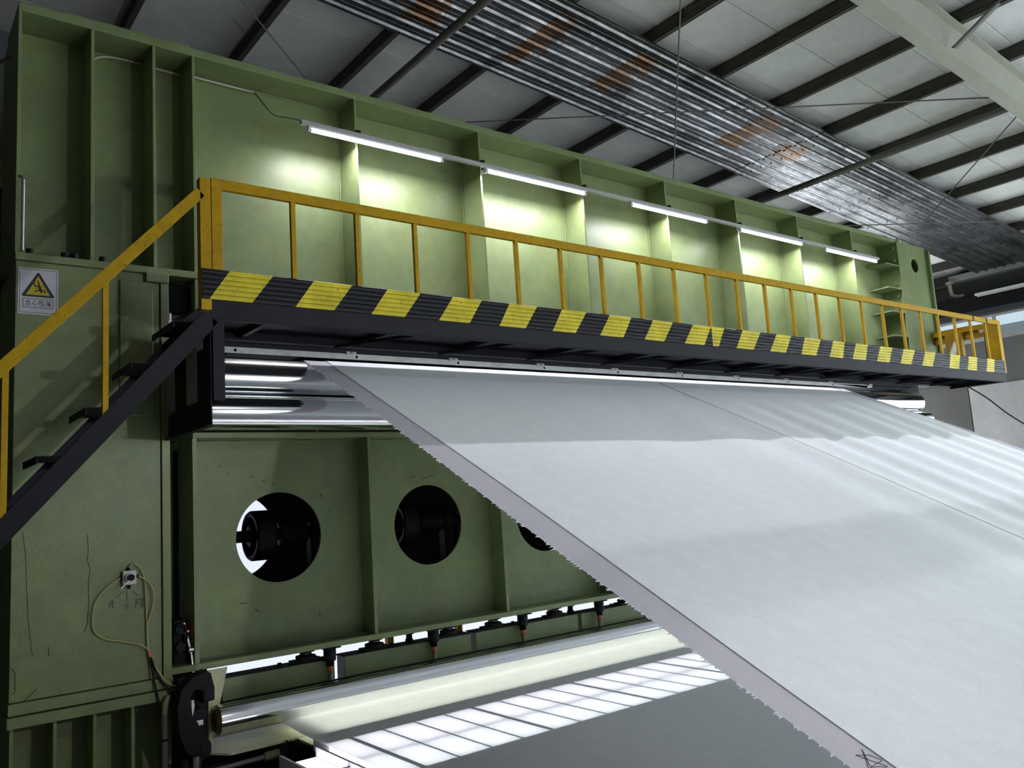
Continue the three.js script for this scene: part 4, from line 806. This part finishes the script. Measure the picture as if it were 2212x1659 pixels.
// far end column
{
  const o = thing('end_column', 'green column with a round hole at the far end of the beam', 'machine column');
  part(o, 'front_plate', ext(rect(17.06, 18.27, 1.95, 4.86), 0.03, ZBm - 0.06, [[17.74, 4.40, 0.15]]), M.green);
  part(o, 'edge_flange', box(16.97, 17.06, 1.95, 4.88, -9.3, ZBm + 0.02, 0.005), M.green); part(o, 'edge_flange', box(18.27, 18.33, 1.95, 4.78, -9.3, ZBm + 0.02, 0.005), M.green);
  part(o, 'rear_plate', box(17.06, 18.27, 1.95, 4.7, -9.3, -9.26), M.dark);
  part(o, 'side_frame', box(16.97, 17.75, FY, 1.95, -9.4, -8.62, 0.01), M.dark); part(o, 'base_plate', box(16.97, 18.33, 1.90, 1.95, -9.3, ZBm + 0.02, 0.004), M.greenOld);
  settle(o);
}
// flood lamp to the right of the lens that lights the column and the stairs
{
  const p = V(4.35, 0.62, 0.2), aim = V(1.9, 1.0, -8.0), d = aim.clone().sub(p).normalize();
  const o = thing('flood_lamp', 'small flood lamp on a tall pole facing the stairs', 'lamp');
  const m = new THREE.Matrix4().lookAt(p, aim, V(0, 1, 0)).setPosition(p);
  const put = (g) => { g.applyMatrix4(m); return g; };
  part(o, 'housing', put(box(-0.16, 0.16, -0.12, 0.12, -0.01, 0.07, 0.01)), M.dark);
  part(o, 'lens_panel', put(box(-0.14, 0.14, -0.10, 0.10, -0.016, -0.012)), M.floodGlow);
  part(o, 'pole', rod(V(4.40, feltY(0.2) < FY ? FY : FY, 0.32), V(4.40, 0.62, 0.32), 0.025, 12), M.greyPipe);
  part(o, 'yoke', rod(V(4.40, 0.58, 0.32), V(4.36, 0.60, 0.24), 0.02, 8), M.dark);
  settle(o);
  const s = new THREE.SpotLight(lin(1.0, 0.99, 0.96), FLOOD, 0, 1.25, 0.8, 2); s.position.set(p.x + d.x * 0.03, p.y + d.y * 0.03 + H, p.z + d.z * 0.03); s.target.position.set(aim.x, aim.y + H, aim.z); s.castShadow = true; s.shadow.radius = 3; s.shadow.mapSize.set(2048, 2048); s.name = 'flood_light'; scene.add(s, s.target);
}
// unseen lamps, added above and behind the lens to brighten the hall
for (const [x, z] of [[6, 2.5], [11, 2.5], [16, 2.5], [20.6, -3.4], [20.6, 1.5]]) {
  const y = 5.2 - SL * x * 0.5;
  const o = thing('added_hall_lamp', 'added high bay lamp out of view that brightens the hall', 'lamp', 'added high bay lamps');
  part(o, 'housing', box(x - 0.5, x + 0.5, y, y + 0.06, z - 0.3, z + 0.3, 0.01), M.alu); part(o, 'diffuser', box(x - 0.46, x + 0.46, y - 0.008, y, z - 0.26, z + 0.26), M.floodGlow);
  for (const s of [-0.4, 0.4]) part(o, 'hanger', rod(V(x + s, y + 0.06, z), V(x + s, 7.0 - SL * (x + s), z), 0.006, 6), M.steel);
  settle(o);
  area(0.92, 0.52, HALL, lin(0.95, 0.98, 1.0), [x, y - 0.012, z], [x, y - 2, z]);
}
one('hanging_cable', pipe([[21.9, 2.1, -9.45], [21.9, 1.72, -9.0], [21.9, 1.30, -8.6], [21.9, 0.95, -8.2], [21.9, 0.2, -7.2]], 0.018, 6, 30), M.rubber, 'black cable slung across the pale end wall panels', 'cable');

renderer.render(scene, camera);
